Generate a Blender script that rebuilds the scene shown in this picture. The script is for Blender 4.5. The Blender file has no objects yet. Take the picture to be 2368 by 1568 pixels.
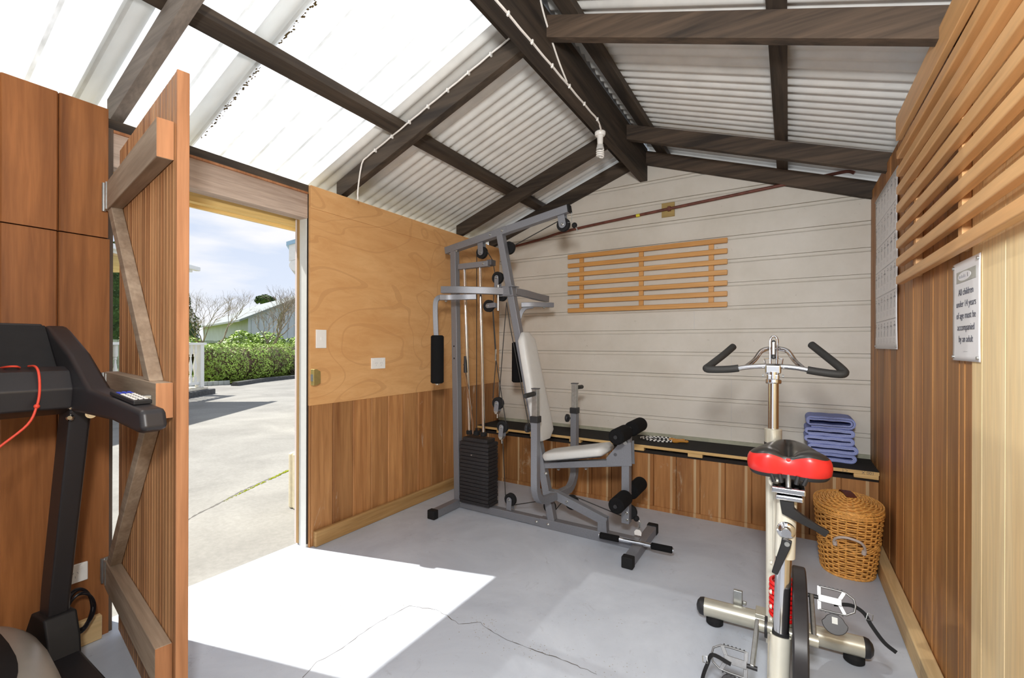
import bpy, math, random
from mathutils import Vector, Matrix, noise

# ------------------------------------------------------------------ camera, sky, sun, exposure
scn = bpy.context.scene
col = scn.collection
cam_d = bpy.data.cameras.new('camera')
cam = bpy.data.objects.new('camera', cam_d)
col.objects.link(cam)
scn.camera = cam
cam_d.sensor_width = 36.0
cam_d.lens = 36.0 * 1045.0 / 2368.0
cam_d.shift_y = 14.0 / 2368.0
cam_d.clip_start = 0.02
cam_d.clip_end = 400
YAW = math.atan(640 / 1045.0)
cam.matrix_world = (Matrix.Translation((0, 0, 1.2)) @ Matrix.Rotation(YAW, 4, 'Z')
                    @ Matrix.Rotation(math.pi / 2, 4, 'X') @ Matrix.Rotation(0.003, 4, 'Z'))

scn.view_settings.view_transform = 'Standard'
scn.view_settings.look = 'None'
scn.view_settings.gamma = 1.0
scn.view_settings.use_curve_mapping = False
scn.view_settings.exposure = 1.35

def lin(r, g, b):
    def f(c):
        c /= 255.0
        return c / 12.92 if c <= 0.04045 else ((c + 0.055) / 1.055) ** 2.4
    return (f(r), f(g), f(b), 1.0)

w = bpy.data.worlds.new('World')
scn.world = w
w.use_nodes = True
nt = w.node_tree
nt.nodes.clear()
wo = nt.nodes.new('ShaderNodeOutputWorld')
bg = nt.nodes.new('ShaderNodeBackground')
bg.inputs['Strength'].default_value = 0.40
tc = nt.nodes.new('ShaderNodeTexCoord')
sx = nt.nodes.new('ShaderNodeSeparateXYZ')
nt.links.new(tc.outputs['Generated'], sx.inputs[0])
rp = nt.nodes.new('ShaderNodeValToRGB')
rp.color_ramp.elements[0].position = 0.0
rp.color_ramp.elements[0].color = lin(246, 249, 255)
rp.color_ramp.elements[1].position = 0.45
rp.color_ramp.elements[1].color = lin(196, 212, 242)
e = rp.color_ramp.elements.new(0.12)
e.color = lin(224, 234, 252)
nt.links.new(sx.outputs['Z'], rp.inputs['Fac'])
mp = nt.nodes.new('ShaderNodeMapping')
mp.inputs['Scale'].default_value = (1.0, 1.0, 4.5)
nz = nt.nodes.new('ShaderNodeTexNoise')
nz.inputs['Scale'].default_value = 3.2
nz.inputs['Detail'].default_value = 7
nt.links.new(tc.outputs['Generated'], mp.inputs[0])
nt.links.new(mp.outputs[0], nz.inputs['Vector'])
cr = nt.nodes.new('ShaderNodeValToRGB')
cr.color_ramp.elements[0].position = 0.5
cr.color_ramp.elements[0].color = (0, 0, 0, 1)
cr.color_ramp.elements[1].position = 0.68
cr.color_ramp.elements[1].color = (1, 1, 1, 1)
nt.links.new(nz.outputs['Fac'], cr.inputs['Fac'])
mx = nt.nodes.new('ShaderNodeMix')
mx.data_type = 'RGBA'
nt.links.new(cr.outputs['Color'], mx.inputs[0])
nt.links.new(rp.outputs['Color'], mx.inputs[6])
mx.inputs[7].default_value = lin(252, 252, 255)
nt.links.new(mx.outputs[2], bg.inputs['Color'])
nt.links.new(bg.outputs[0], wo.inputs[0])

sun_d = bpy.data.lights.new('sun', 'SUN')
sun_d.energy = 3.5
sun_d.angle = math.radians(0.6)
sun_d.color = (1.0, 0.965, 0.9)
sun = bpy.data.objects.new('sun', sun_d)
col.objects.link(sun)
AZ = math.atan2(0.316, 1.166)
SUN_DIR = Vector((math.cos(AZ), math.sin(AZ), -1.361)).normalized()     # direction the light travels
sun.rotation_euler = SUN_DIR.to_track_quat('-Z', 'Y').to_euler()
sun.location = (-20, -5, 27)

# the flash held just above the camera: it throws the handlebar and pulley shadows on the back wall
fl_d = bpy.data.lights.new('camera_flash', 'AREA')
fl_d.shape = 'DISK'
fl_d.size = 0.22
fl_d.energy = 20.0
fl = bpy.data.objects.new('camera_flash', fl_d)
col.objects.link(fl)
fl.location = (0.02, -0.12, 1.66)
fl.rotation_euler = (Vector((-0.75, 3.4, 1.35)) - fl.location).to_track_quat('-Z', 'Y').to_euler()

# ------------------------------------------------------------------ materials
MATS = {}

def newmat(name):
    m = bpy.data.materials.new(name)
    m.use_nodes = True
    n = m.node_tree
    b = n.nodes['Principled BSDF']
    return m, n, b

def setp(b, rough=0.5, metal=0.0, spec=0.5):
    b.inputs['Roughness'].default_value = rough
    b.inputs['Metallic'].default_value = metal
    b.inputs['Specular IOR Level'].default_value = spec

def ramp2(n, fac, c1, c2, p1=0.0, p2=1.0):
    r = n.nodes.new('ShaderNodeValToRGB')
    r.color_ramp.elements[0].position = p1
    r.color_ramp.elements[0].color = c1
    r.color_ramp.elements[1].position = p2
    r.color_ramp.elements[1].color = c2
    n.links.new(fac, r.inputs['Fac'])
    return r.outputs['Color']

def noise_n(n, vec, scale, detail=4, rough=0.55, dist=0.0):
    t = n.nodes.new('ShaderNodeTexNoise')
    t.inputs['Scale'].default_value = scale
    t.inputs['Detail'].default_value = detail
    t.inputs['Roughness'].default_value = rough
    t.inputs['Distortion'].default_value = dist
    n.links.new(vec, t.inputs['Vector'])
    return t.outputs['Fac']

def math_n(n, op, a, b=None):
    m = n.nodes.new('ShaderNodeMath')
    m.operation = op
    for i, v in enumerate((a, b)):
        if v is None:
            continue
        if isinstance(v, (int, float)):
            m.inputs[i].default_value = v
        else:
            n.links.new(v, m.inputs[i])
    return m.outputs[0]

def mix_n(n, fac, a, b, mode='MIX'):
    m = n.nodes.new('ShaderNodeMix')
    m.data_type = 'RGBA'
    m.blend_type = mode
    for i, v in ((0, fac), (6, a), (7, b)):
        if isinstance(v, (int, float, tuple)):
            m.inputs[i].default_value = v
        else:
            n.links.new(v, m.inputs[i])
    return m.outputs[2]

def bump_n(n, b, h, strength=0.2, dist=0.01):
    bp = n.nodes.new('ShaderNodeBump')
    bp.inputs['Strength'].default_value = strength
    bp.inputs['Distance'].default_value = dist
    n.links.new(h, bp.inputs['Height'])
    n.links.new(bp.outputs[0], b.inputs['Normal'])

def objvec(n, scale=(1, 1, 1), rot=(0, 0, 0)):
    t = n.nodes.new('ShaderNodeTexCoord')
    m = n.nodes.new('ShaderNodeMapping')
    m.inputs['Scale'].default_value = scale
    m.inputs['Rotation'].default_value = rot
    n.links.new(t.outputs['Object'], m.inputs[0])
    return t.outputs['Object'], m.outputs[0]

def wood(name, c1, c2, grain='Z', plank=None, var=0.3, rough=0.6, rot=(0, 0, 0), gscale=26.0, stain=None, edge=None, spec=0.35, amt=1.5):
    """grain: axis the fibres run along; plank = (axis, width, offset) shifts tone board by board"""
    m, n, b = newmat(name)
    s = {'X': (0.06, 1, 1), 'Y': (1, 0.06, 1), 'Z': (1, 1, 0.06)}[grain]
    o, v = objvec(n, s, rot)
    if plank:
        ax, wd, off = plank
        sp = n.nodes.new('ShaderNodeSeparateXYZ')
        n.links.new(o, sp.inputs[0])
        k = math_n(n, 'FLOOR', math_n(n, 'DIVIDE', math_n(n, 'SUBTRACT', sp.outputs[ax], off), wd))
        wn = n.nodes.new('ShaderNodeTexWhiteNoise')
        wn.noise_dimensions = '1D'
        n.links.new(k, wn.inputs['W'])
        cb = n.nodes.new('ShaderNodeCombineXYZ')
        n.links.new(math_n(n, 'MULTIPLY', k, 7.31), cb.inputs[0])
        n.links.new(math_n(n, 'MULTIPLY', k, 3.17), cb.inputs[1])
        va = n.nodes.new('ShaderNodeVectorMath')
        n.links.new(v, va.inputs[0])
        n.links.new(cb.outputs[0], va.inputs[1])
        v = va.outputs[0]
    f1 = noise_n(n, v, gscale, 5, 0.6, 0.4)
    f2 = noise_n(n, v, gscale * 0.16, 3, 0.5, 0.8)
    f3 = noise_n(n, v, gscale * 4.0, 2, 0.5)
    f = math_n(n, 'ADD', math_n(n, 'MULTIPLY', f1, 0.5), math_n(n, 'MULTIPLY', f2, 0.5))
    c = ramp2(n, f, c1, c2, 0.5 - 0.18 / amt, 0.5 + 0.18 / amt)
    c = mix_n(n, 0.35, c, ramp2(n, f3, (0.78, 0.78, 0.78, 1), (1.15, 1.15, 1.15, 1), 0.35, 0.65), 'MULTIPLY')
    if plank:
        c = mix_n(n, 1.0, c, ramp2(n, wn.outputs['Value'], (1 - var, 1 - var, 1 - var, 1), (1 + var * 0.6, 1 + var * 0.6, 1 + var * 0.6, 1)), 'MULTIPLY')
    if stain:
        o2, v2 = objvec(n, (1, 1, 0.35))
        sf = noise_n(n, v2, 5.0, 6, 0.7, 0.6)
        c = mix_n(n, ramp2(n, sf, (0, 0, 0, 1), (1, 1, 1, 1), 0.62, 0.72), c, stain)
    if edge:
        fr = math_n(n, 'FRACT', math_n(n, 'DIVIDE', math_n(n, 'SUBTRACT', sp.outputs[plank[0]], plank[1 + 1]), plank[1]))
        ef = math_n(n, 'MULTIPLY', math_n(n, 'GREATER_THAN', fr, 0.90), math_n(n, 'ADD', 0.25, f1))
        c = mix_n(n, ef, c, edge)
    n.links.new(c, b.inputs['Base Color'])
    setp(b, rough, 0, spec)
    bump_n(n, b, f1, 0.15, 0.004)
    return m

def plain(name, c, rough=0.5, metal=0.0, spec=0.5, var=0.08, scale=30.0, bump=0.0):
    m, n, b = newmat(name)
    o, v = objvec(n)
    f = noise_n(n, v, scale, 4)
    a = tuple(x * (1 - var) for x in c[:3]) + (1,)
    d = tuple(min(1, x * (1 + var)) for x in c[:3]) + (1,)
    n.links.new(ramp2(n, f, a, d, 0.35, 0.65), b.inputs['Base Color'])
    setp(b, rough, metal, spec)
    if bump:
        bump_n(n, b, f, bump, 0.003)
    return m

C = lin
M = {}
M['cedar_left'] = wood('cedar_left', C(134, 82, 43), C(178, 116, 67), 'Z', ('Y', 0.1535, 0.4195), 0.26, 0.5)
M['cedar_low'] = wood('cedar_low', C(150, 100, 58), C(194, 142, 90), 'Z', ('Y', 0.1505, 0.008), 0.3, 0.6, stain=C(205, 190, 170))
M['cedar_bench'] = wood('cedar_bench', C(142, 94, 52), C(182, 130, 78), 'Z', ('X', 0.159, -0.841), 0.3, 0.6, stain=C(190, 170, 140), edge=C(196, 168, 128))
M['cedar_right'] = wood('cedar_right', C(156, 104, 60), C(204, 148, 90), 'Z', ('Y', 0.155, 0.067), 0.3, 0.5)
M['cedar_door'] = wood('cedar_door', C(152, 102, 64), C(206, 154, 106), 'Z', ('X', 0.0355, 0.0), 0.22, 0.55)
M['door_ledge'] = wood('door_ledge', C(142, 122, 102), C(180, 160, 138), 'X', None, 0.2, 0.75)
M['door_edge'] = wood('door_edge', C(146, 94, 58), C(188, 134, 94), 'Z', None, 0.2, 0.7)
M['ply_side'] = wood('ply_side', C(216, 164, 106), C(236, 194, 140), 'Y', None, 0.1, 0.55, gscale=9.0)
M['ply_pale'] = wood('ply_pale', C(240, 206, 150), C(250, 226, 178), 'Z', ('Y', 0.154, 0.012), 0.05, 0.55, gscale=18.0)
M['pine'] = wood('pine', C(196, 162, 112), C(222, 194, 146), 'Y', None, 0.15, 0.6)
M['pine_dark'] = wood('pine_dark', C(158, 120, 72), C(192, 158, 108), 'Y', None, 0.15, 0.6)
M['weathered'] = wood('weathered', C(158, 136, 120), C(200, 180, 164), 'Y', None, 0.15, 0.75, gscale=34, amt=1.4)
M['rafter_y'] = wood('rafter_y', C(46, 40, 35), C(86, 74, 62), 'Y', None, 0.2, 0.75)
M['rafter_x'] = wood('rafter_x', C(48, 40, 33), C(92, 74, 58), 'X', None, 0.2, 0.75)
M['rafter_old'] = wood('rafter_old', C(112, 104, 98), C(150, 141, 131), 'X', None, 0.2, 0.8)
M['slat_back'] = wood('slat_back', C(200, 142, 76), C(224, 172, 106), 'X', None, 0.1, 0.4, gscale=18, amt=1.0)
M['slat_right'] = wood('slat_right', C(214, 158, 100), C(236, 190, 134), 'Y', None, 0.1, 0.4, gscale=18, amt=1.0)
M['bench_edge'] = wood('bench_edge', C(196, 156, 96), C(228, 194, 134), 'X', None, 0.1, 0.6)
M['stud'] = wood('stud', C(74, 62, 54), C(104, 90, 78), 'Z', None, 0.2, 0.8)
M['jamb_brown'] = wood('jamb_brown', C(160, 128, 84), C(188, 156, 110), 'Z', None, 0.1, 0.7)
M['jamb_pink'] = plain('jamb_pink', C(226, 214, 210), 0.5, 0, 0.4, 0.02)
M['jamb_white'] = plain('jamb_white', C(216, 219, 215), 0.5, 0, 0.4, 0.02)
M['yellow_beam'] = wood('yellow_beam', C(232, 200, 130), C(240, 212, 148), 'Y', None, 0.1, 0.6)
M['ext_white'] = plain('ext_white', C(228, 228, 224), 0.5, 0, 0.4, 0.02)
M['ext_cream'] = plain('ext_cream', C(214, 204, 176), 0.5)
M['gutter_blue'] = plain('gutter_blue', C(150, 184, 206), 0.5)
M['steel'] = plain('gym_grey', C(124, 126, 132), 0.4, 0.25, 0.5, 0.05, 160)
M['steel_dark'] = plain('steel_dark', C(92, 92, 96), 0.45, 0.5, 0.5, 0.05, 120)
M['chrome'] = plain('chrome', C(226, 226, 228), 0.12, 1.0, 0.5, 0.02)
M['pedal_metal'] = plain('pedal_metal', C(128, 128, 128), 0.35, 0.7, 0.5, 0.1, 60)
M['zinc'] = plain('zinc', C(178, 180, 178), 0.35, 0.9, 0.5, 0.1, 60)
M['black_plastic'] = plain('black_plastic', C(38, 38, 40), 0.45, 0, 0.4)
M['black_rubber'] = plain('black_rubber', C(26, 26, 27), 0.8, 0, 0.3)
M['foam'] = plain('foam', C(22, 22, 23), 0.95, 0, 0.15, 0.2, 300, 0.3)
M['iron_plate'] = plain('iron_plate', C(42, 41, 43), 0.5, 0.1, 0.4, 0.25, 60, 0.25)
M['cable_black'] = plain('cable_black', C(40, 38, 36), 0.6)
M['vinyl'] = plain('vinyl', C(204, 204, 201), 0.45, 0, 0.4, 0.02)
M['white_plastic'] = plain('white_plastic', C(240, 239, 235), 0.3, 0, 0.5, 0.01)
M['white_cable'] = plain('white_cable', C(236, 232, 226), 0.45)
M['copper_pipe'] = plain('copper_pipe', C(112, 66, 54), 0.5, 0.1, 0.4, 0.25, 20)
M['block_wood'] = wood('block_wood', C(160, 136, 82), C(186, 160, 104), 'X', None)
M['yellow_tag'] = plain('yellow_tag', C(226, 214, 60), 0.5)
M['bike_paint'] = plain('bike_paint', C(226, 222, 206), 0.28, 0.15, 0.5, 0.02)
M['bike_champagne'] = plain('bike_champagne', C(196, 192, 176), 0.3, 0.5, 0.5, 0.02)
M['red_vinyl'] = plain('red_vinyl', C(212, 44, 40), 0.32, 0, 0.5, 0.03)
M['red_paint'] = plain('red_paint', C(222, 30, 30), 0.3, 0, 0.5)
M['black_vinyl'] = plain('black_vinyl', C(46, 45, 44), 0.35, 0, 0.5)
M['grip'] = plain('grip', C(44, 44, 43), 0.6, 0, 0.4, 0.15, 400, 0.3)
M['tread_black'] = plain('tread_black', C(44, 42, 44), 0.42, 0, 0.45, 0.05, 300)
M['tread_dark'] = plain('tread_dark', C(34, 33, 34), 0.6, 0, 0.3)
M['tread_silver'] = plain('tread_silver', C(186, 182, 174), 0.35, 0.45, 0.5, 0.02)
M['screen'] = plain('screen', C(196, 208, 192), 0.15, 0, 0.5)
M['red_cord'] = plain('red_cord', C(226, 74, 52), 0.6)
M['lead_black'] = plain('lead_black', C(24, 22, 26), 0.4)
M['blue_button'] = plain('blue_button', C(50, 74, 190), 0.4)
M['brass'] = plain('brass', C(206, 186, 120), 0.35, 0.8)
M['paper'] = plain('paper', C(246, 246, 248), 0.45, 0, 0.4, 0.01)
M['ink'] = plain('ink', C(70, 70, 82), 0.6)
M['ink_mid'] = plain('ink_mid', C(120, 120, 126), 0.6)
M['ink_pale'] = plain('ink_pale', C(168, 168, 172), 0.6)
M['logo_grey'] = plain('logo_grey', C(184, 184, 176), 0.6)
M['line_pale'] = plain('line_pale', C(196, 196, 198), 0.6)
M['towel'] = plain('towel', C(146, 158, 212), 0.95, 0, 0.1, 0.12, 260, 0.8)
M['towel_edge'] = plain('towel_edge', C(180, 190, 230), 0.95, 0, 0.1, 0.12, 260, 0.8)
M['wicker'] = plain('wicker', C(222, 162, 84), 0.45, 0, 0.4, 0.25, 60, 0.2)
M['wicker_dark'] = plain('wicker_dark', C(110, 66, 24), 0.8, 0, 0.2)
M['leather'] = plain('leather', C(92, 40, 26), 0.55)
M['rope_grey'] = plain('rope_grey', C(196, 182, 172), 0.7)
M['handle_wood'] = plain('handle_wood', C(190, 132, 52), 0.4)
M['felt'] = plain('felt', C(52, 50, 48), 0.95, 0, 0.2, 0.35, 300, 0.6)
M['trim_green'] = plain('trim_green', C(168, 168, 148), 0.7, 0, 0.3, 0.1, 20)
M['dark_gap'] = plain('dark_gap', C(36, 30, 26), 0.9)
M['wall_liner'] = plain('wall_liner', C(120, 100, 80), 0.9)
M['kerb'] = plain('kerb', C(84, 84, 84), 0.9, 0, 0.2, 0.2, 20)
M['lawn'] = plain('lawn', C(128, 140, 62), 0.9, 0, 0.2, 0.35, 6)
M['moss'] = plain('moss', C(120, 128, 30), 0.95, 0, 0.1, 0.4, 40)
M['leaf_hedge'] = plain('leaf_hedge', C(158, 184, 86), 0.55, 0, 0.4, 0.45, 1.6)
M['leaf_lush'] = plain('leaf_lush', C(140, 166, 66), 0.45, 0, 0.5, 0.6, 2.0)
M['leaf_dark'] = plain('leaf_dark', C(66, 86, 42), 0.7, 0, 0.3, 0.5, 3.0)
M['twig'] = plain('twig', C(146, 134, 118), 0.9, 0, 0.2, 0.3, 10)
M['twig_brown'] = plain('twig_brown', C(110, 92, 72), 0.9)
M['house_roof'] = plain('house_roof', C(132, 138, 138), 0.7, 0, 0.3, 0.04, 2)
M['house_wall'] = plain('house_wall', C(186, 190, 204), 0.7, 0, 0.3, 0.05, 2)
M['fence_grey'] = plain('fence_grey', C(170, 174, 168), 0.8, 0, 0.2, 0.1, 4)
M['glass_dark'] = plain('glass_dark', C(58, 66, 76), 0.1)
M['deck_wood'] = wood('deck_wood', C(206, 196, 176), C(232, 224, 206), 'X', None)
m, n, b = newmat('rotary_plywood')
o, v = objvec(n, (1, 0.8, 1.3))
fa_ = noise_n(n, v, 1.15, 2, 0.4, 0.7)
ct = math_n(n, 'FRACT', math_n(n, 'MULTIPLY', fa_, 13.0))
ln = math_n(n, 'LESS_THAN', math_n(n, 'ABSOLUTE', math_n(n, 'SUBTRACT', ct, 0.5)), 0.05)
o, v2 = objvec(n, (1, 0.25, 1))
fb_ = noise_n(n, v2, 14.0, 6, 0.7, 0.5)
c = ramp2(n, fb_, C(212, 160, 104), C(226, 178, 122), 0.35, 0.65)
c = mix_n(n, math_n(n, 'MULTIPLY', ln, math_n(n, 'MULTIPLY', fb_, 0.5)), c, C(176, 124, 76))
c = mix_n(n, ramp2(n, noise_n(n, v2, 3.0, 4, 0.6), (0, 0, 0, 1), (0.5, 0.5, 0.5, 1), 0.45, 0.7), c, C(206, 150, 92))
n.links.new(c, b.inputs['Base Color'])
setp(b, 0.5, 0, 0.35)
M['ply_side'] = m
M['crack'] = plain('crack', C(96, 92, 88), 0.95)
M['mold'] = plain('mold', C(92, 78, 48), 0.95, 0, 0.1, 0.4, 60)

# painted concrete floor
m, n, b = newmat('painted_concrete')
o, v = objvec(n)
f = noise_n(n, v, 1.6, 8, 0.65, 0.5)
c = ramp2(n, f, C(177, 184, 195), C(199, 206, 216), 0.35, 0.65)
f2 = noise_n(n, v, 9.0, 6, 0.75, 0.8)
c = mix_n(n, ramp2(n, f2, (0, 0, 0, 1), (0.5, 0.5, 0.5, 1), 0.6, 0.72), c, C(150, 152, 160))
f3 = noise_n(n, v, 60.0, 3, 0.7)
c = mix_n(n, ramp2(n, f3, (0, 0, 0, 1), (0.35, 0.35, 0.35, 1), 0.66, 0.72), c, C(120, 112, 100))
n.links.new(c, b.inputs['Base Color'])
setp(b, 0.42, 0, 0.4)
bump_n(n, b, f2, 0.12, 0.004)
M['floor'] = m

# driveway concrete
m, n, b = newmat('driveway_concrete')
o, v = objvec(n)
f = noise_n(n, v, 0.9, 8, 0.65, 0.5)
c = ramp2(n, f, C(128, 126, 121), C(150, 148, 142), 0.35, 0.65)
f2 = noise_n(n, v, 30.0, 4, 0.7)
c = mix_n(n, 0.25, c, ramp2(n, f2, (0.6, 0.6, 0.6, 1), (1.2, 1.2, 1.2, 1), 0.35, 0.65), 'MULTIPLY')
n.links.new(c, b.inputs['Base Color'])
setp(b, 0.85, 0, 0.2)
M['driveway'] = m

# painted weatherboards, with fine marks
m, n, b = newmat('weatherboard_paint')
o, v = objvec(n)
f = noise_n(n, v, 2.2, 6, 0.65)
c = ramp2(n, f, C(208, 202, 190), C(220, 215, 205), 0.35, 0.65)
f3 = noise_n(n, v, 34.0, 3, 0.6)
c = mix_n(n, ramp2(n, f3, (0, 0, 0, 1), (0.4, 0.4, 0.4, 1), 0.7, 0.76), c, C(150, 140, 122))
n.links.new(c, b.inputs['Base Color'])
setp(b, 0.5, 0, 0.35)
M['weatherboard'] = m

# translucent corrugated sheet: scatters most of the sunlight, lets a little straight through
def clear_sheet(name, tr, di, direct, colr):
    m = bpy.data.materials.new(name)
    m.use_nodes = True
    n = m.node_tree
    n.nodes.clear()
    out = n.nodes.new('ShaderNodeOutputMaterial')
    t = n.nodes.new('ShaderNodeBsdfTranslucent')
    d = n.nodes.new('ShaderNodeBsdfDiffuse')
    p = n.nodes.new('ShaderNodeBsdfTransparent')
    tcn, v = objvec(n, (0.12, 1, 1))
    f = noise_n(n, v, 9.0, 5, 0.6)
    cc = ramp2(n, f, tuple(x * 0.80 for x in colr[:3]) + (1,), colr, 0.3, 0.6)
    sp = n.nodes.new('ShaderNodeSeparateXYZ')
    n.links.new(tcn, sp.inputs[0])
    # darker crease lines painted in so the corrugation shading reads
    ph = math_n(n, 'FRACT', math_n(n, 'DIVIDE', sp.outputs['Y'], 0.0762 * 2))
    line = math_n(n, 'LESS_THAN', math_n(n, 'ABSOLUTE', math_n(n, 'SUBTRACT', ph, 0.5)), 0.045)
    f2 = noise_n(n, v, 30.0, 3, 0.6)
    cc = mix_n(n, math_n(n, 'MULTIPLY', line, math_n(n, 'MULTIPLY', f2, 1.2)), cc, (0.16, 0.17, 0.15, 1))
    n.links.new(cc, t.inputs['Color'])
    d.inputs['Color'].default_value = colr
    m1 = n.nodes.new('ShaderNodeMixShader')
    m1.inputs[0].default_value = di / (tr + di)
    n.links.new(t.outputs[0], m1.inputs[1])
    n.links.new(d.outputs[0], m1.inputs[2])
    m2 = n.nodes.new('ShaderNodeMixShader')
    m2.inputs[0].default_value = direct
    n.links.new(m1.outputs[0], m2.inputs[1])
    n.links.new(p.outputs[0], m2.inputs[2])
    n.links.new(m2.outputs[0], out.inputs[0])
    return m
M['clear'] = clear_sheet('clear_sheet', 0.40, 0.60, 0.06, (0.86, 0.885, 0.90, 1))
M['clear_lap'] = clear_sheet('clear_lap', 0.16, 0.84, 0.0, (0.80, 0.82, 0.79, 1))
M['iron'] = plain('painted_iron', C(222, 222, 218), 0.45, 0.1, 0.4, 0.06, 8)
M['flashing'] = plain('flashing', C(168, 176, 184), 0.4, 0.5, 0.5, 0.06, 8)

# ------------------------------------------------------------------ mesh helpers
class MB:
    def __init__(s):
        s.v, s.f = [], []
    def add(s, vs, fs):
        k = len(s.v)
        s.v += [tuple(p) for p in vs]
        s.f += [tuple(i + k for i in q) for q in fs]
        return s
    def box(s, x0, x1, y0, y1, z0, z1):
        vs = [(x, y, z) for z in (z0, z1) for y in (y0, y1) for x in (x0, x1)]
        return s.add(vs, [(0, 2, 3, 1), (4, 5, 7, 6), (0, 1, 5, 4), (2, 6, 7, 3), (0, 4, 6, 2), (1, 3, 7, 5)])
    def beam(s, p0, p1, wd, ht, up=(0, 0, 1)):
        """box from p0 to p1; wd across, ht along up"""
        p0, p1, up = Vector(p0), Vector(p1), Vector(up)
        d = (p1 - p0).normalized()
        sd = d.cross(up).normalized()
        u = sd.cross(d).normalized()
        vs = []
        for p in (p0, p1):
            for a, c_ in ((-1, -1), (1, -1), (1, 1), (-1, 1)):
                vs.append(p + sd * (a * wd / 2) + u * (c_ * ht / 2))
        return s.add(vs, [(0, 3, 2, 1), (4, 5, 6, 7), (0, 1, 5, 4), (1, 2, 6, 5), (2, 3, 7, 6), (3, 0, 4, 7)])
    def prism(s, poly, axis, a0, a1):
        """poly in the two other axes (order xyz without axis)"""
        k = len(poly)
        def P(q, a):
            if axis == 'Y': return (q[0], a, q[1])
            if axis == 'X': return (a, q[0], q[1])
            return (q[0], q[1], a)
        vs = [P(q, a0) for q in poly] + [P(q, a1) for q in poly]
        fs = [tuple(range(k)), tuple(range(2 * k - 1, k - 1, -1))]
        fs += [(i, i + k, (i + 1) % k + k, (i + 1) % k) for i in range(k)]
        return s.add(vs, fs)
    def sweep(s, path, prof, up=(0, 0, 1), closed=False, cap=True, scales=None):
        """sweep closed 2D profile (side, up) along path"""
        path = [Vector(p) for p in path]
        up = Vector(up)
        k, L = len(prof), len(path)
        vs = []
        prev = None
        for i, p in enumerate(path):
            if closed:
                d = (path[(i + 1) % L] - path[i - 1])
            else:
                d = path[min(i + 1, L - 1)] - path[max(i - 1, 0)]
            d.normalize()
            if prev is None:
                sd = d.cross(up)
                if sd.length < 1e-4:
                    sd = d.cross(Vector((1, 0, 0)))
                sd.normalize()
            else:
                sd = prev - d * prev.dot(d)
                sd.normalize()
            u = sd.cross(d).normalized()
            prev = sd
            sc = scales[i] if scales else 1.0
            for a, c_ in prof:
                vs.append(p + sd * a * sc + u * c_ * sc)
        fs = []
        R = L if closed else L - 1
        for i in range(R):
            j = (i + 1) % L
            for q in range(k):
                r = (q + 1) % k
                fs.append((i * k + q, j * k + q, j * k + r, i * k + r))
        if cap and not closed:
            fs.append(tuple(range(k)))
            fs.append(tuple((L - 1) * k + q for q in reversed(range(k))))
        return s.add(vs, fs)
    def tube(s, path, r, seg=12, closed=False, cap=True, scales=None):
        pr = [(r * math.cos(2 * math.pi * i / seg), r * math.sin(2 * math.pi * i / seg)) for i in range(seg)]
        return s.sweep(path, pr, (0.013, 0.021, 1), closed, cap, scales)
    def lathe(s, base, axis, prof, seg=24):
        """prof: list of (radius, distance along axis)"""
        base, ax = Vector(base), Vector(axis).normalized()
        a = ax.cross(Vector((0.3, 0.9, 0.1))).normalized()
        b_ = ax.cross(a)
        vs, fs = [], []
        for r, h in prof:
            for i in range(seg):
                t = 2 * math.pi * i / seg
                vs.append(base + ax * h + (a * math.cos(t) + b_ * math.sin(t)) * r)
        for j in range(len(prof) - 1):
            for i in range(seg):
                q = (i + 1) % seg
                fs.append((j * seg + i, j * seg + q, (j + 1) * seg + q, (j + 1) * seg + i))
        fs.append(tuple(reversed(range(seg))))
        fs.append(tuple((len(prof) - 1) * seg + i for i in range(seg)))
        return s.add(vs, fs)
    def cyl(s, p0, p1, r, seg=20, bev=0.0):
        p0, p1 = Vector(p0), Vector(p1)
        L = (p1 - p0).length
        pr = [(r, 0), (r, L)] if not bev else [(r - bev, 0), (r, bev), (r, L - bev), (r - bev, L)]
        return s.lathe(p0, p1 - p0, pr, seg)
    def ball(s, c_, r, seg=14):
        pr = [(max(1e-4, r * math.sin(math.pi * i / 8)), -r * math.cos(math.pi * i / 8)) for i in range(9)]
        return s.lathe(c_, (0, 0, 1), pr, seg)
    def grid(s, rows):
        k = len(rows[0])
        vs = [p for r in rows for p in r]
        fs = [(j * k + i, j * k + i + 1, (j + 1) * k + i + 1, (j + 1) * k + i) for j in range(len(rows) - 1) for i in range(k - 1)]
        return s.add(vs, fs)

def root_loc(o):
    while o.parent:
        o = o.parent
    return Vector(o.location)

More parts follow.
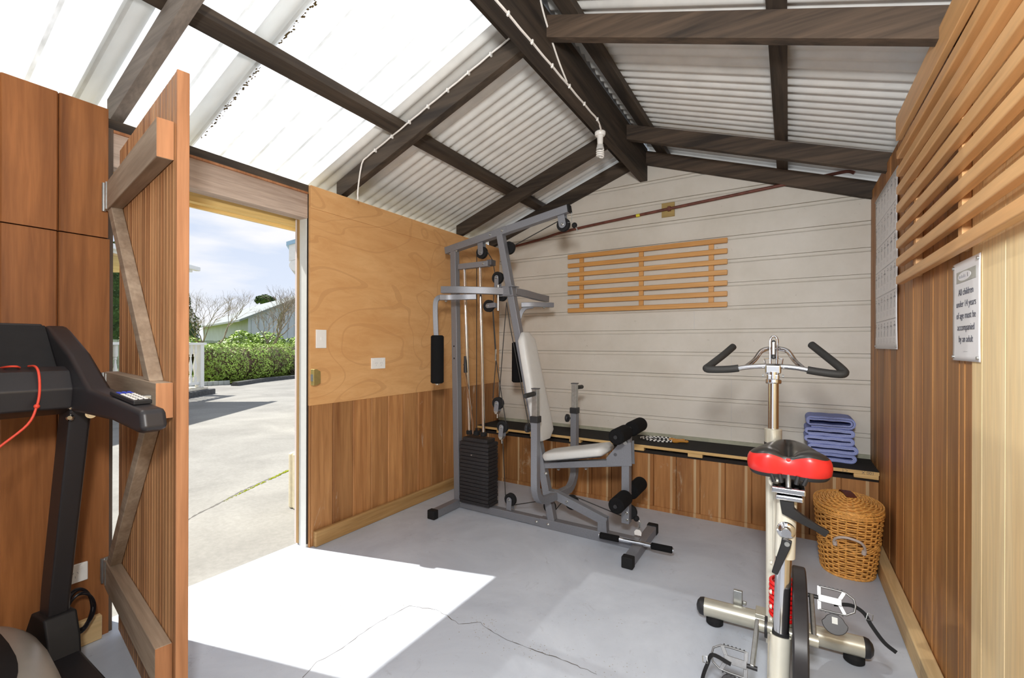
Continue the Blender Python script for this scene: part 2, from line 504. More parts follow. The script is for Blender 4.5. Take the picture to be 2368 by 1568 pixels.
def build(name, mb, mat, parent=None, smooth=35, bevel=0.0, solid=0.0, label=None, stuff=False, subs=0):
    me = bpy.data.meshes.new(name)
    if parent:
        off = root_loc(parent)
    else:
        xs = [p[0] for p in mb.v]; ys = [p[1] for p in mb.v]; zs = [p[2] for p in mb.v]
        off = Vector(((min(xs) + max(xs)) / 2, (min(ys) + max(ys)) / 2, min(zs)))
        if name.split('_')[0] in ('wall', 'floor', 'baseboard', 'trim', 'ceiling'):
            off = Vector((0, 0, 0))
    me.from_pydata([(p[0] - off.x, p[1] - off.y, p[2] - off.z) for p in mb.v], [], mb.f)
    me.validate()
    me.update()
    mats = mat if isinstance(mat, (list, tuple)) else [mat]
    for q in mats:
        me.materials.append(q)
    o = bpy.data.objects.new(name, me)
    col.objects.link(o)
    if parent:
        o.parent = parent
    else:
        o.location = off
    import bmesh
    bm = bmesh.new()
    bm.from_mesh(me)
    bmesh.ops.recalc_face_normals(bm, faces=bm.faces)
    bm.to_mesh(me)
    bm.free()
    if smooth:
        me.shade_smooth()
        me.set_sharp_from_angle(angle=math.radians(smooth))
    if solid:
        md = o.modifiers.new('thickness', 'SOLIDIFY')
        md.thickness = solid
    if bevel:
        md = o.modifiers.new('bevel', 'BEVEL')
        md.width = bevel
        md.segments = 2
        md.limit_method = 'ANGLE'
        md.angle_limit = math.radians(40)
        md.harden_normals = True
    if subs:
        md = o.modifiers.new('sub', 'SUBSURF')
        md.levels = subs
        md.render_levels = subs
    if label:
        o['label'] = label
    if stuff:
        o['kind'] = 'stuff'
    return o

def thing(name, label, cat, loc, group=None):
    o = bpy.data.objects.new(name, None)
    col.objects.link(o)
    o.location = loc
    o.empty_display_size = 0.1
    o['label'] = label
    o['category'] = cat
    if group:
        o['group'] = group
    return o

def tag(o, label, cat, group=None):
    o['label'] = label
    o['category'] = cat
    if group:
        o['group'] = group
    return o

def shell(name, loc=(0, 0, 0), label=None):
    o = bpy.data.objects.new(name, None)
    col.objects.link(o)
    o.location = loc
    o['kind'] = 'structure'
    if label:
        o['label'] = label
    return o

def text_mesh(txt, size, mat, name, parent, origin, xdir, ydir, depth=0.0006, align='CENTER'):
    cu = bpy.data.curves.new('t', 'FONT')
    cu.body = txt
    cu.size = size
    cu.align_x = align
    cu.extrude = depth / 2
    cu.offset = -0.012 * size
    t = bpy.data.objects.new('t', cu)
    col.objects.link(t)
    dg = bpy.context.evaluated_depsgraph_get()
    me = bpy.data.meshes.new_from_object(t.evaluated_get(dg))
    bpy.data.objects.remove(t)
    X, Y = Vector(xdir).normalized(), Vector(ydir).normalized()
    Z = X.cross(Y)
    org = Vector(origin) - root_loc(parent)
    for v_ in me.vertices:
        p = v_.co
        v_.co = org + X * p.x + Y * p.y + Z * p.z
    me.materials.clear()
    me.materials.append(mat)
    o = bpy.data.objects.new(name, me)
    col.objects.link(o)
    o.parent = parent
    return o

def arc(c_, r, a0, a1, n_, plane='XZ', k=0.0):
    out = []
    for i in range(n_ + 1):
        t = math.radians(a0 + (a1 - a0) * i / n_)
        x, y = r * math.cos(t), r * math.sin(t)
        out.append({'XZ': (c_[0] + x, c_[1], c_[2] + y), 'YZ': (c_[0], c_[1] + x, c_[2] + y), 'XY': (c_[0] + x, c_[1] + y, c_[2])}[plane])
    return out

def smooth_path(pts, n_=6):
    """Catmull-Rom through points"""
    P = [Vector(p) for p in pts]
    P = [P[0] * 2 - P[1]] + P + [P[-1] * 2 - P[-2]]
    out = []
    for i in range(1, len(P) - 2):
        for k in range(n_):
            t = k / n_
            a, b_, c_, d = P[i - 1], P[i], P[i + 1], P[i + 2]
            out.append(0.5 * ((2 * b_) + (c_ - a) * t + (2 * a - 5 * b_ + 4 * c_ - d) * t * t + (3 * b_ - a - 3 * c_ + d) * t ** 3))
    out.append(P[-2])
    return out

# ------------------------------------------------------------------ room shell
XL, XR, YB, YF = -2.41, 0.45, 3.69, -2.3
SL = 0.357
def zl(x): return 2.176 + SL * (x - XL)             # underside of rafters, left slope
def zr(x): return 2.644 - SL * (x + 0.952)          # right slope
XRIDGE = -1.01
HR = 0.106                                          # rafter depth measured vertically
ZS = 0.155                                          # rafters underside to sheet

build('floor', MB().box(-2.53, 0.62, YF - 0.1, YB + 0.1, -0.12, 0.0), M['floor'])['kind'] = 'structure'

def strip(pts, wd, z, jit=0.0, seed=1):
    """thin irregular ribbon lying flat at height z"""
    rnd = random.Random(seed)
    P = [Vector((p[0], p[1], z)) for p in pts]
    Q = []
    for i in range(len(P) - 1):
        k = max(1, int((P[i + 1] - P[i]).length / 0.02))
        for j in range(k):
            q = P[i].lerp(P[i + 1], j / k)
            Q.append(q + Vector((rnd.uniform(-jit, jit), rnd.uniform(-jit, jit), 0)))
    Q.append(P[-1])
    a, b_ = [], []
    for i, q in enumerate(Q):
        d = (Q[min(i + 1, len(Q) - 1)] - Q[max(i - 1, 0)]).normalized()
        sd = Vector((-d.y, d.x, 0)) * wd * rnd.uniform(0.2, 1.0)
        a.append(q + sd)
        b_.append(q - sd)
    return MB().grid([a, b_])

crk = strip([(-1.488, .995), (-1.517, 1.076), (-1.502, 1.171), (-1.512, 1.309), (-1.503, 1.422), (-1.484, 1.523), (-1.357, 1.57), (-1.21, 1.541), (-1.135, 1.595), (-1.0, 1.559), (-.861, 1.562), (-.735, 1.574), (-.594, 1.568)], 0.0022, 0.0006, 0.004, 3)
o = build('floor_crack', crk, M['crack'], solid=0.0)
o['kind'] = 'structure'

chp = MB()
rnd = random.Random(77)
for cx_, cy_, n_, sd_ in ((-1.12, 1.60, 60, .05), (-1.05, 1.50, 40, .05), (-0.86, 1.56, 50, .05), (-1.75, 1.35, 14, .02), (-1.5, 1.52, 16, .02), (-0.75, 1.9, 30, .09), (-0.5, 1.62, 50, .08), (-0.2, 1.55, 30, .05)):
    for _ in range(n_):
        x, y, r_ = cx_ + rnd.gauss(0, sd_), cy_ + rnd.gauss(0, sd_ * .6), rnd.uniform(.0008, .0035)
        chp.add([(x + r_ * rnd.uniform(.5, 1.2) * math.cos(k * 1.256), y + r_ * rnd.uniform(.4, 1) * math.sin(k * 1.256), 0.0005) for k in range(5)], [(0, 1, 2, 3, 4)])
o = build('floor_chips', chp, plain('chipped_paint', C(160, 156, 146), 0.9), smooth=0, stuff=True)
o['kind'] = 'structure'

# left wall -----------------------------------------------------------
wl = shell('wall_left')
def vplanks(y0, bounds, y1, z0, z1, x, depth=0.018, g=0.006, gd=0.006, sgn=1, axis='Y'):
    """vertical boards with V grooves; face at x, body behind it. Continuous profile"""
    pts = [(y0, 0.0)]
    for bd in bounds:
        pts += [(bd - g, 0.0), (bd - 0.0016, gd * 0.8), (bd - 0.0015, gd + 0.008), (bd + 0.0015, gd + 0.008), (bd + 0.0016, gd * 0.8), (bd + g, 0.0)]
    pts.append((y1, 0.0))
    rows = []
    for z in (z0, z1):
        fr = [(x - sgn * d, y, z) for y, d in pts]
        rows.append(fr)
    mb = MB()
    k = len(pts)
    vs = rows[0] + rows[1] + [(x - sgn * depth, y, z0) for y, d in pts] + [(x - sgn * depth, y, z1) for y, d in pts]
    fs = []
    for i in range(k - 1):
        fs.append((i, i + 1, k + i + 1, k + i))
        fs.append((2 * k + i, 3 * k + i, 3 * k + i + 1, 2 * k + i + 1))
        fs.append((k + i, k + i + 1, 3 * k + i + 1, 3 * k + i))
        fs.append((i, 2 * k + i, 2 * k + i + 1, i + 1))
    fs.append((0, k, 3 * k, 2 * k))
    fs.append((k - 1, 3 * k - 1, 4 * k - 1, 2 * k - 1))
    if axis == 'X':
        vs = [(p[1], p[0], p[2]) for p in vs]
    return mb.add(vs, fs)

bl = [0.573 - 0.1535 * i for i in range(0, 19)][::-1]
bl = [q for q in bl if q > YF + 0.1]
build('lower_planks', vplanks(YF, bl, 0.728, 0.0, 1.634, XL, 0.02), M['cedar_left'], wl)
build('upper_planks', vplanks(YF, bl, 0.722, 1.638, 2.172, XL + 0.004, 0.024), M['cedar_left'], wl)
bl2 = [1.6635] + [1.814 + 0.1505 * i for i in range(0, 13)]
build('lower_planks', vplanks(1.652, bl2, YB, 0.0, 0.845, XL, 0.016), M['cedar_low'], wl)
build('plywood_sheet', MB().box(XL - 0.016, XL + 0.004, 1.650, YB, 0.838, 2.006), M['ply_side'], wl, bevel=0.001)
build('plywood_strip', MB().box(XL - 0.016, XL + 0.0075, 1.650, YB, 2.006, 2.139), M['ply_side'], wl, bevel=0.001)
build('top_plate', MB().box(XL - 0.09, XL - 0.016, YF, YB, 2.095, 2.142), M['rafter_y'], wl)
build('door_stud', MB().box(-2.50, -2.418, 0.722, 0.742, 0.0, 2.10), M['stud'], wl)
build('lintel', MB().box(-2.50, -2.425, 0.742, 1.645, 1.945, 2.095), M['weathered'], wl, bevel=0.002)
build('lintel_packer', MB().box(-2.47, -2.415, 0.742, 1.640, 2.086, 2.097), M['door_edge'], wl)
build('door_jamb', MB().box(-2.50, -2.432, 1.643, 1.662, 0.0, 2.08), M['jamb_white'], wl, bevel=0.001)
build('dark_gap_strip', MB().box(-2.4315, -2.424, 1.645, 1.70, 0.02, 2.09), M['dark_gap'], wl)  # dark strip standing in for the shaded gap between jamb and plywood
build('door_stop', MB().box(-2.52, -2.50, 1.638, 1.70, 0.01, 1.955), M['jamb_brown'], wl, bevel=0.001)
build('door_facing', MB().box(-2.55, -2.52, 1.647, 1.72, 0.0, 1.955), M['jamb_pink'], wl, bevel=0.001)
build('hinge_jamb_facing', MB().box(-2.53, -2.50, 0.742, 0.757, 0.01, 1.955), M['jamb_pink'], wl, bevel=0.001)
# outer cladding
build('outer_cladding', MB().box(-2.53, -2.50, YF, 0.742, -0.05, 2.14).box(-2.53, -2.50, 1.70, YB, -0.05, 2.14), M['ext_cream'], wl)
build('eaves_beam', MB().box(-2.63, -2.585, YF, YB + 0.1, 1.925, 2.17).box(-2.65, -2.63, YF, YB + 0.1, 1.908, 2.2), M['yellow_beam'], wl, bevel=0.002)

# baseboard pieces
bb = build('baseboard_left', MB().box(-2.405, -2.378, 1.672, 3.34, 0.0, 0.092), M['pine_dark'], bevel=0.005)
bb['kind'] = 'structure'
bb = build('baseboard_left_2', MB().box(-2.408, -2.38, YF, 0.70, 0.0, 0.098), M['pine'], bevel=0.005)
bb['kind'] = 'structure'
bb = build('baseboard_right', MB().box(0.40, 0.448, YF, 3.34, 0.0, 0.092), M['pine'], bevel=0.006)
bb['kind'] = 'structure'

# right wall ----------------------------------------------------------
wr = shell('wall_right')
br = [1.862, 1.914, 2.038, 2.214, 2.366, 2.521, 2.70, 2.865, 3.03, 3.20, 3.431, 3.58]
build('planks', vplanks(1.786, br, YB, 0.0, 2.19, XR, 0.02, 0.006, 0.006, -1), M['cedar_right'], wr)
brp = [1.706 - 0.154 * i for i in range(0, 26)][::-1]
build('plywood_sheet', vplanks(YF, brp, 1.784, 0.0, 2.19, XR - 0.004, 0.024, 0.002, 0.0025, -1), M['ply_pale'], wr)
build('stud_frame', MB().box(XR + 0.02, XR + 0.11, YF, YB, 0.0, 2.17), M['wall_liner'], wr)

# back wall: rusticated weatherboards with one gable outline ------------
wb = shell('wall_back')
mb = MB()
def ztop(x):
    return min(zl(x), zr(x)) + 0.05
prof = []
z = -0.226
P_ = 0.1722
while z < 2.9:
    # z = lower edge of the board above (shadow line), then recess, then cove out to the face
    prof += [(z, 0.0), (z - 0.0004, 0.019), (z - 0.003, 0.019), (z - 0.0034, 0.010), (z - 0.020, 0.010), (z - 0.0285, 0.005), (z - 0.0286, 0.012), (z - 0.0302, 0.012), (z - 0.0305, 0.0)]
    z += P_
prof.sort(key=lambda q: q[0])
xs = [XL - 0.1 + i * (XR + 0.12 - XL + 0.1) / 60 for i in range(61)]
for i in range(60):
    xa, xb = xs[i], xs[i + 1]
    ta, tb = ztop(xa), ztop(xb)
    tm = min(ta, tb)
    for j in range(len(prof) - 1):
        (z0, d0), (z1, d1) = prof[j], prof[j + 1]
        if z0 >= max(ta, tb) or z1 <= 0:
            continue
        def cl(zz, t): return min(zz, t)
        mb.add([(xa, YB + d0, cl(z0, ta)), (xb, YB + d0, cl(z0, tb)), (xb, YB + d1, cl(z1, tb)), (xa, YB + d1, cl(z1, ta))], [(0, 1, 2, 3)])
build('weatherboards', mb, M['weatherboard'], wb, smooth=0)
build('wall_backing', MB().prism([(XL - 0.1, 0), (XR + 0.12, 0), (XR + 0.12, zr(XR + .12) + .04), (XRIDGE, zl(XRIDGE) + .04), (XL - 0.1, zl(XL - .1) + .04)], 'Y', YB + 0.026, YB + 0.06), M['wall_liner'], wb)
jt = MB()
for x, zz in ((-0.36, 1.154), (-0.36, 0.98), (-0.36, 0.63), (-0.62, 1.497), (-0.62, 1.84), (-0.36, 0.81), (-1.02, 2.357)):
    jt.box(x - 0.0008, x + 0.0008, YB - 0.0006, YB, zz - P_ + 0.002, zz - 0.032)
build('board_joint', jt, M['line_pale'], wb, smooth=0)
# unseen front wall behind the viewer, shaped as a wide opening to add daylight
wf = shell('wall_front')
build('gable_boards', MB().prism([(XL - .1, 2.08), (XR + .1, 2.08), (XR + .1, zr(XR + .1) + .1), (XRIDGE, zl(XRIDGE) + .1), (XL - .1, zl(XL - .1) + .1)], 'Y', YF - 0.08, YF), M['weatherboard'], wf)
build('opening_post', MB().box(XL - 0.1, XL + 0.08, YF - 0.08, YF, 0, 2.08), M['weatherboard'], wf)
build('opening_post', MB().box(XR - 0.08, XR + 0.1, YF - 0.08, YF, 0, 2.08), M['weatherboard'], wf)

# ceiling -------------------------------------------------------------
ce = shell('ceiling')
TH = math.atan(SL)
M['rafter_l'] = wood('rafter_l', C(46, 40, 35), C(86, 74, 62), 'X', None, 0.2, 0.75, rot=(0, -TH, 0))
M['rafter_r'] = wood('rafter_r', C(46, 40, 35), C(96, 80, 66), 'X', None, 0.2, 0.75, rot=(0, TH, 0))
def rafter(y0, y1, left=True, right=True, mat=None):
    if left:
        x0, x1 = XL - 0.09, XRIDGE - 0.03
        mb = MB().prism([(x0, zl(x0)), (x1, zl(x1)), (x1, zl(x1) + HR), (x0, zl(x0) + HR)], 'Y', y0, y1)
        build('rafter', mb, mat or M['rafter_l'], ce, bevel=0.002)
    if right:
        x0, x1 = XRIDGE + 0.03, XR + 0.1
        mb = MB().prism([(x0, zr(x0)), (x1, zr(x1)), (x1, zr(x1) + HR), (x0, zr(x0) + HR)], 'Y', y0, y1)
        build('rafter', mb, M['rafter_r'], ce, bevel=0.002)
rafter(-1.66, -1.615)
rafter(-0.46, -0.415)
rafter(0.745, 0.79, mat=M['rafter_old'])
rafter(1.90, 1.948)
rafter(3.135, 3.178)
rafter(3.642, 3.688)
build('ridge_beam', MB().box(-1.038, -0.978, YF, YB - 0.002, 2.53, 2.79), M['rafter_y'], ce, bevel=0.003)
def purlin(x0, x1, left, y0=YF, y1=YB + 0.1, mat=None):
    zf = zl if left else zr
    mb = MB().prism([(x0, zf(x0) + HR), (x1, zf(x1) + HR), (x1, zf(x1) + ZS - 0.004), (x0, zf(x0) + ZS - 0.004)], 'Y', y0, y1)
    build('purlin', mb, mat or M['rafter_y'], ce, bevel=0.002)
purlin(-1.985, -1.915, True)
purlin(-1.20, -1.13, True)
purlin(-0.075, -0.008, False)
purlin(-0.90, -0.815, False)
mb = MB().beam((XRIDGE, YF, 2.80), (XRIDGE, YB + 0.1, 2.80), 0.02, 0.02)
build('ridge_flashing', MB().prism([(-1.16, zl(-1.16) + ZS + .014), (XRIDGE, zl(XRIDGE) + ZS + .02), (-0.86, zr(-.86) + ZS + .014), (-0.86, zr(-.86) + ZS + .017), (XRIDGE, zl(XRIDGE) + ZS + .024), (-1.16, zl(-1.16) + ZS + .017)], 'Y', YF - 0.1, YB + 0.2), M['flashing'], ce)

def corrugated(xa, xb, left, y0, y1, up=0.0, pitch=0.0762, amp=0.011, nx=2):
    zf = zl if left else zr
    k = int((y1 - y0) / pitch * 10)
    rows = []
    for i in range(nx + 1):
        x = xa + (xb - xa) * i / nx
        rows.append([(x, y0 + (y1 - y0) * j / k, zf(x) + ZS + amp + up + amp * math.cos(2 * math.pi * (y0 + (y1 - y0) * j / k) / pitch)) for j in range(k + 1)])
    return MB().grid(rows)
YC = 1.83
build('clear_sheet', corrugated(-2.74, XRIDGE - 0.03, True, YF - 0.1, YC), M['clear'], ce, smooth=60)
for ya, yb in ((0.665, 0.755), (1.06, 1.155)):
    build('sheet_lap', corrugated(-2.735, XRIDGE - 0.03, True, ya, yb, 0.004), M['clear_lap'], ce, smooth=60)
mb = MB()
rnd = random.Random(4)
for i in range(260):
    x = -2.6 + 1.5 * rnd.random() ** 1.0
    if rnd.random() > math.exp(-((x + 2.1) / 0.45) ** 2) + 0.15:
        continue
    y = 1.152 + rnd.gauss(0, 0.004)
    s_ = rnd.uniform(0.002, 0.007)
    zz = zl(x) + ZS + 0.0
    mb.add([(x - s_, y - s_ * .6, zz), (x + s_, y - s_ * .5, zz + s_ * SL), (x + s_, y + s_ * .6, zz + s_ * SL), (x - s_ * .5, y + s_ * .6, zz)], [(0, 1, 2, 3)])
build('lap_lichen', mb, M['mold'], ce, stuff=True)
build('iron_sheet', corrugated(-2.74, XRIDGE - 0.03, True, YC, YB + 0.2, 0.0), M['iron'], ce, smooth=60)
build('iron_sheet', corrugated(XRIDGE + 0.03, XR + 0.32, False, 1.52, YB + 0.2), M['iron'], ce, smooth=60)
build('clear_sheet', corrugated(XRIDGE + 0.03, XR + 0.32, False, YF - 0.1, 1.52), M['clear'], ce, smooth=60)

# wiring on the ridge and the rafter ------------------------------------
zt = lambda x: zl(x) + HR * 0.93
cab = [(-2.285, 1.893, 2.10), (-2.285, 1.893, 2.165), (-2.25, 1.893, zt(-2.25) - 0.015)]
xx = -2.2
k = 0
while xx < -1.09:
    cab.append((xx, 1.893, zt(xx) + (0.0012 if k % 2 else -0.0012)))
    xx += 0.07
    k += 1
mb = MB().tube(smooth_path(cab, 3), 0.0045, 6)
cb_ = build('wiring_cable', mb, M['white_cable'])
tag(cb_, 'white electric cable clipped up the dark rafter above the plywood wall', 'cable')
for i in range(7):
    q = Vector(cab[4 + i * 2])
    build('cable_clip', MB().box(q.x - .004, q.x + .004, 1.885, 1.9, q.z - .014, q.z + .004), M['white_plastic'], cb_)
rid = [(-0.975, 1.35, 2.545)] + [(-0.974, 1.45 + i * 0.1, 2.542 + (0.0012 if i % 2 else -0.001)) for i in range(12)] + [(-0.985, 2.64, 2.527), (-1.0, 2.675, 2.522)]
mb = MB().tube(smooth_path(rid, 3), 0.0055, 6)
cb_ = build('wiring_cable', mb, M['white_cable'])
tag(cb_, 'white electric cable running along the ridge beam to the bulb', 'cable')
for i in range(2, 13, 2):
    q = rid[i]
    build('cable_clip', MB().box(-0.983, -0.966, q[1] - .004, q[1] + .004, q[2] - .01, q[2] + .008), M['white_plastic'], cb_)
br_ = [(-0.9735, 2.12, 2.55), (-0.9735, 2.03, 2.60), (-0.9735, 1.95, 2.66), (-0.9735, 1.87, 2.73), (-0.9735, 1.83, 2.78)]
cb_ = build('wiring_cable', MB().tube(smooth_path(br_, 5), 0.0045, 6), M['white_cable'])
tag(cb_, 'short white cable branch climbing the ridge beam beside the rafter', 'cable')

lt = thing('light_fitting', 'white batten lamp holder with a spiral bulb under the ridge beam', 'light', (-1.005, 2.685, 2.53))
build('lamp_base', MB().lathe((-1.005, 2.685, 2.53), (0, 0, -1), [(0.03, 0), (0.033, 0.004), (0.033, 0.018), (0.028, 0.026)], 28), M['white_plastic'], lt)
build('lamp_socket', MB().lathe((-1.005, 2.685, 2.505), (0, 0, -1), [(0.018, 0), (0.019, 0.005), (0.017, 0.055), (0.02, 0.058)], 24), M['white_plastic'], lt)
bu = build('bulb_base', MB().lathe((-1.005, 2.685, 2.452), (0, 0, -1), [(0.015, 0), (0.019, 0.01), (0.024, 0.025), (0.024, 0.034)], 24), M['vinyl'], lt)
sp_ = []
for i in range(90):
    t = i / 89
    a_ = t * 2 * math.pi * 3.2
    sp_.append((-1.005 + 0.02 * math.cos(a_), 2.685 + 0.02 * math.sin(a_), 2.416 - 0.042 * t))
sp_.append((-1.005, 2.685, 2.372))
build('spiral_tube', MB().tube(sp_, 0.0055, 8), M['white_plastic'], lt)

# copper pipe on the back wall ------------------------------------------
pp = thing('water_pipe', 'dark red copper pipe climbing across the white back wall', 'pipe', (-0.65, 3.66, 2.2))
pth = [(-2.35, 3.665, 2.12), (-1.95, 3.665, 2.168), (-1.63, 3.66, 2.215), (-0.8, 3.66, 2.272), (0.05, 3.66, 2.325), (0.27, 3.655, 2.338), (0.33, 3.65, 2.336), (0.36, 3.645, 2.318)]
build('pipe_run', MB().tube(smooth_path(pth, 5), 0.011, 12), M['copper_pipe'], pp)
build('yellow_tag', MB().cyl((-1.06, 3.66, 2.2545), (-1.03, 3.66, 2.2565), 0.0125, 12), M['yellow_tag'], pp)
build('pipe_clip', MB().box(-0.812, -0.79, 3.645, 3.672, 2.253, 2.288), M['copper_pipe'], pp)
build('mounting_block', MB().box(-0.862, -0.765, 3.672, 3.69, 2.215, 2.325), M['block_wood'], pp, bevel=0.001)
build('pipe_clip', MB().box(0.14, 0.152, 3.645, 3.675, 2.31, 2.345), M['copper_pipe'], pp)

# ------------------------------------------------------------------ door
HX, HY = -2.372, 0.747
EX, EY = -1.522, 0.612
du = (Vector((EX, EY, 0)) - Vector((HX, HY, 0))).normalized()
dn = Vector((du.y, -du.x, 0))           # towards the viewer side (-Y)
DA = math.atan2(du.y, du.x)
dr = bpy.data.objects.new('door_1', None)
col.objects.link(dr)
dr['kind'] = 'structure'
dr.location = (HX, HY, 0)
dr.rotation_euler = (0, 0, DA)
DW = (Vector((EX, EY, 0)) - Vector((HX, HY, 0))).length
def dbuild(name, mb, mat, **k):
    """door parts in the door's own frame: x along the leaf, y towards its inner side is negative"""
    me_o = build(name, mb, mat, None, **k)
    off = Vector(me_o.location)
    for v_ in me_o.data.vertices:
        v_.co += off
    me_o.location = (0, 0, 0)
    me_o.parent = dr
    return me_o
# tongue and groove boards, face at y=0, thickness .038 behind (+y)
pts = [0.012]
bds = [0.012 + 0.0355 * i for i in range(1, 24)]
pf = [(0.012, 0.0)]
for bd in bds:
    if bd < DW - 0.02:
        pf += [(bd - 0.003, 0.0), (bd, 0.003), (bd + 0.003, 0.0)]
pf.append((DW, 0.0))
mb = MB()
k = len(pf)
vs, fs = [], []
for z in (0.02, 1.998):
    vs += [(x, y, z) for x, y in pf]
for z in (0.02, 1.998):
    vs += [(x, 0.026, z) for x, y in pf]
for i in range(k - 1):
    fs += [(i, i + 1, k + i + 1, k + i), (2 * k + i, 3 * k + i, 3 * k + i + 1, 2 * k + i + 1), (k + i, k + i + 1, 3 * k + i + 1, 3 * k + i), (i, 2 * k + i, 2 * k + i + 1, i + 1)]
fs += [(0, k, 3 * k, 2 * k), (k - 1, 3 * k - 1, 4 * k - 1, 2 * k - 1)]
mb.add(vs, fs)
dbuild('board_panel', mb, M['cedar_door'])
dbuild('edge_strip', MB().box(DW - 0.004, DW + 0.006, -0.001, 0.03, 0.018, 2.0), M['door_edge'], bevel=0.002)
for z0, z1 in ((1.742, 1.857), (0.982, 1.087), (0.205, 0.318)):
    dbuild('ledge', MB().box(0.004, DW - 0.03, -0.042, -0.001, z0, z1), M['door_ledge'], bevel=0.003)
    dbuild('ledge_end', MB().box(DW - 0.0301, DW - 0.029, -0.0415, -0.001, z0 + .001, z1 - .001), M['door_edge'])
def brace(xa, za, xb, zb):
    wdt = 0.07
    return MB().prism([(xa, za), (xa + wdt, za), (xb, zb), (xb - wdt, zb)], 'Y', -0.038, -0.001)
dbuild('brace', brace(0.02, 1.742, 0.73, 1.087), M['door_ledge'], bevel=0.003)
dbuild('brace', brace(0.02, 0.318, 0.73, 0.982), M['door_ledge'], bevel=0.003)
# three butt hinges across the wall lining and the ledges
for z0, z1 in ((1.745, 1.855), (0.99, 1.08), (0.225, 0.318)):
    mbh = MB().box(-0.006, 0.03, -0.046, -0.042, z0, z1)
    mbh.cyl((-0.012, -0.046, z0 - 0.003), (-0.012, -0.046, z1 + 0.003), 0.0065, 12)
    dbuild('hinge', mbh, M['zinc'])
for z0, z1 in ((1.745, 1.855), (0.99, 1.08), (0.225, 0.318)):
    build('hinge_leaf', MB().box(-2.409, -2.404, 0.722 if z0 > 1.5 else 0.700, 0.742, z0, z1), M['zinc'], wl, bevel=0.001)
dbuild('latch', MB().box(DW - 0.17, DW - 0.10, -0.075, -0.041, 0.975, 1.04).box(DW - 0.10, DW - 0.07, -0.07, -0.041, 0.96, 1.05), M['zinc'], bevel=0.004)

# lock keep on the jamb
lk = thing('rim_lock_box', 'brass rim lock keep screwed to the door jamb beside the plywood', 'lock', (-2.40, 1.655, 0.95))
mb = MB().prism([(1.644, 0.955), (1.665, 0.955), (1.69, 0.968), (1.69, 1.035), (1.665, 1.05), (1.644, 1.05)], 'X', -2.402, -2.372)
build('keep_body', mb, M['brass'], lk, bevel=0.002)
build('keep_slot', MB().box(-2.400, -2.376, 1.6425, 1.6445, 0.98, 1.02), M['zinc'], lk)
lk.location = (-2.39, 1.655, 0.955)

# wall fittings
def faceplate(name, label, x, y0, y1, z0, z1, kind):
    t = thing(name, label, kind, (x, (y0 + y1) / 2, z0))
    build('cover_plate', MB().box(x, x + 0.009, y0, y1, z0, z1), M['white_plastic'], t, bevel=0.003)
    return t
ym = 1.72
t = faceplate('light_switch', 'white single light switch on the plywood near the doorway', -2.406, 1.684, 1.755, 1.178, 1.289, 'switch')
build('rocker', MB().box(-2.397, -2.393, 1.714, 1.728, 1.225, 1.245), M['white_plastic'], t, bevel=0.0015)
def socket_bits(t, x, y0, y1, z0, z1):
    for yy in (y0 + (y1 - y0) * 0.32, y0 + (y1 - y0) * 0.68):
        mbx = MB()
        mbx.beam((x + 0.0095, yy - 0.009, z0 + 0.036), (x + 0.0095, yy - 0.005, z0 + 0.043), 0.0016, 0.002, (1, 0, 0))
        mbx.beam((x + 0.0095, yy + 0.009, z0 + 0.036), (x + 0.0095, yy + 0.005, z0 + 0.043), 0.0016, 0.002, (1, 0, 0))
        mbx.beam((x + 0.0095, yy, z0 + 0.02), (x + 0.0095, yy, z0 + 0.028), 0.0016, 0.002, (1, 0, 0))
        build('pin_slots', mbx, M['ink_pale'], t, smooth=0)
    for yy in (y0 + 0.018, y1 - 0.018):
        build('rocker', MB().box(x + 0.009, x + 0.012, yy - 0.006, yy + 0.006, z1 - 0.02, z1 - 0.008), M['white_plastic'], t, bevel=0.001)
t = faceplate('power_outlet', 'white double power outlet on the plywood below the light switch', -2.406, 2.103, 2.226, 1.035, 1.11, 'outlet')
socket_bits(t, -2.406, 2.103, 2.226, 1.035, 1.11)
t = faceplate('power_outlet', 'white double power outlet low on the left wall behind the treadmill post', -2.41, 0.541, 0.661, 0.253, 0.326, 'outlet')
socket_bits(t, -2.41, 0.541, 0.661, 0.253, 0.326)

# ------------------------------------------------------------------ bench shelf along the back wall
bn = thing('wall_bench', 'low cedar-fronted bench shelf with a black felt top along the back wall', 'bench', (-0.98, 3.5, 0))
build('front_panel', vplanks(XL + 0.005, [-2.272 + 0.159 * i for i in range(17)], XR - 0.002, 0.012, 0.405, 3.36, 0.02, 0.004, 0.005, -1, 'X'), M['cedar_bench'], bn)
build('cap_strip', MB().box(XL + 0.005, XR - 0.002, 3.362, 3.385, 0.405, 0.428), M['dark_gap'], bn)
build('kick_board', MB().box(XL + 0.005, XR - 0.002, 3.352, 3.37, 0.0, 0.03), M['cedar_bench'], bn)
build('shelf_board', MB().box(XL + 0.005, XR - 0.002, 3.33, 3.687, 0.45, 0.470), M['bench_edge'], bn, bevel=0.001)
build('felt_cover', MB().box(XL + 0.006, XR - 0.003, 3.3315, 3.686, 0.470, 0.4735), M['felt'], bn)
build('back_trim', MB().box(XL + 0.006, XR - 0.003, 3.675, 3.688, 0.4735, 0.50), M['trim_green'], bn)
for x0 in (-2.2, -1.86, -1.5, -1.0, -0.6, -0.02, 0.33):
    build('support_block', MB().box(x0, x0 + 0.095 if x0 < 0.3 else XR - 0.004, 3.335, 3.38, 0.425, 0.45), M['bench_edge'], bn, bevel=0.001)
text_mesh('100 X', 0.024, M['ink'], 'stamp', bn, (0.425, 3.3295, 0.468), (-1, 0, 0), (0, 0, -1), 0.0004, 'LEFT')
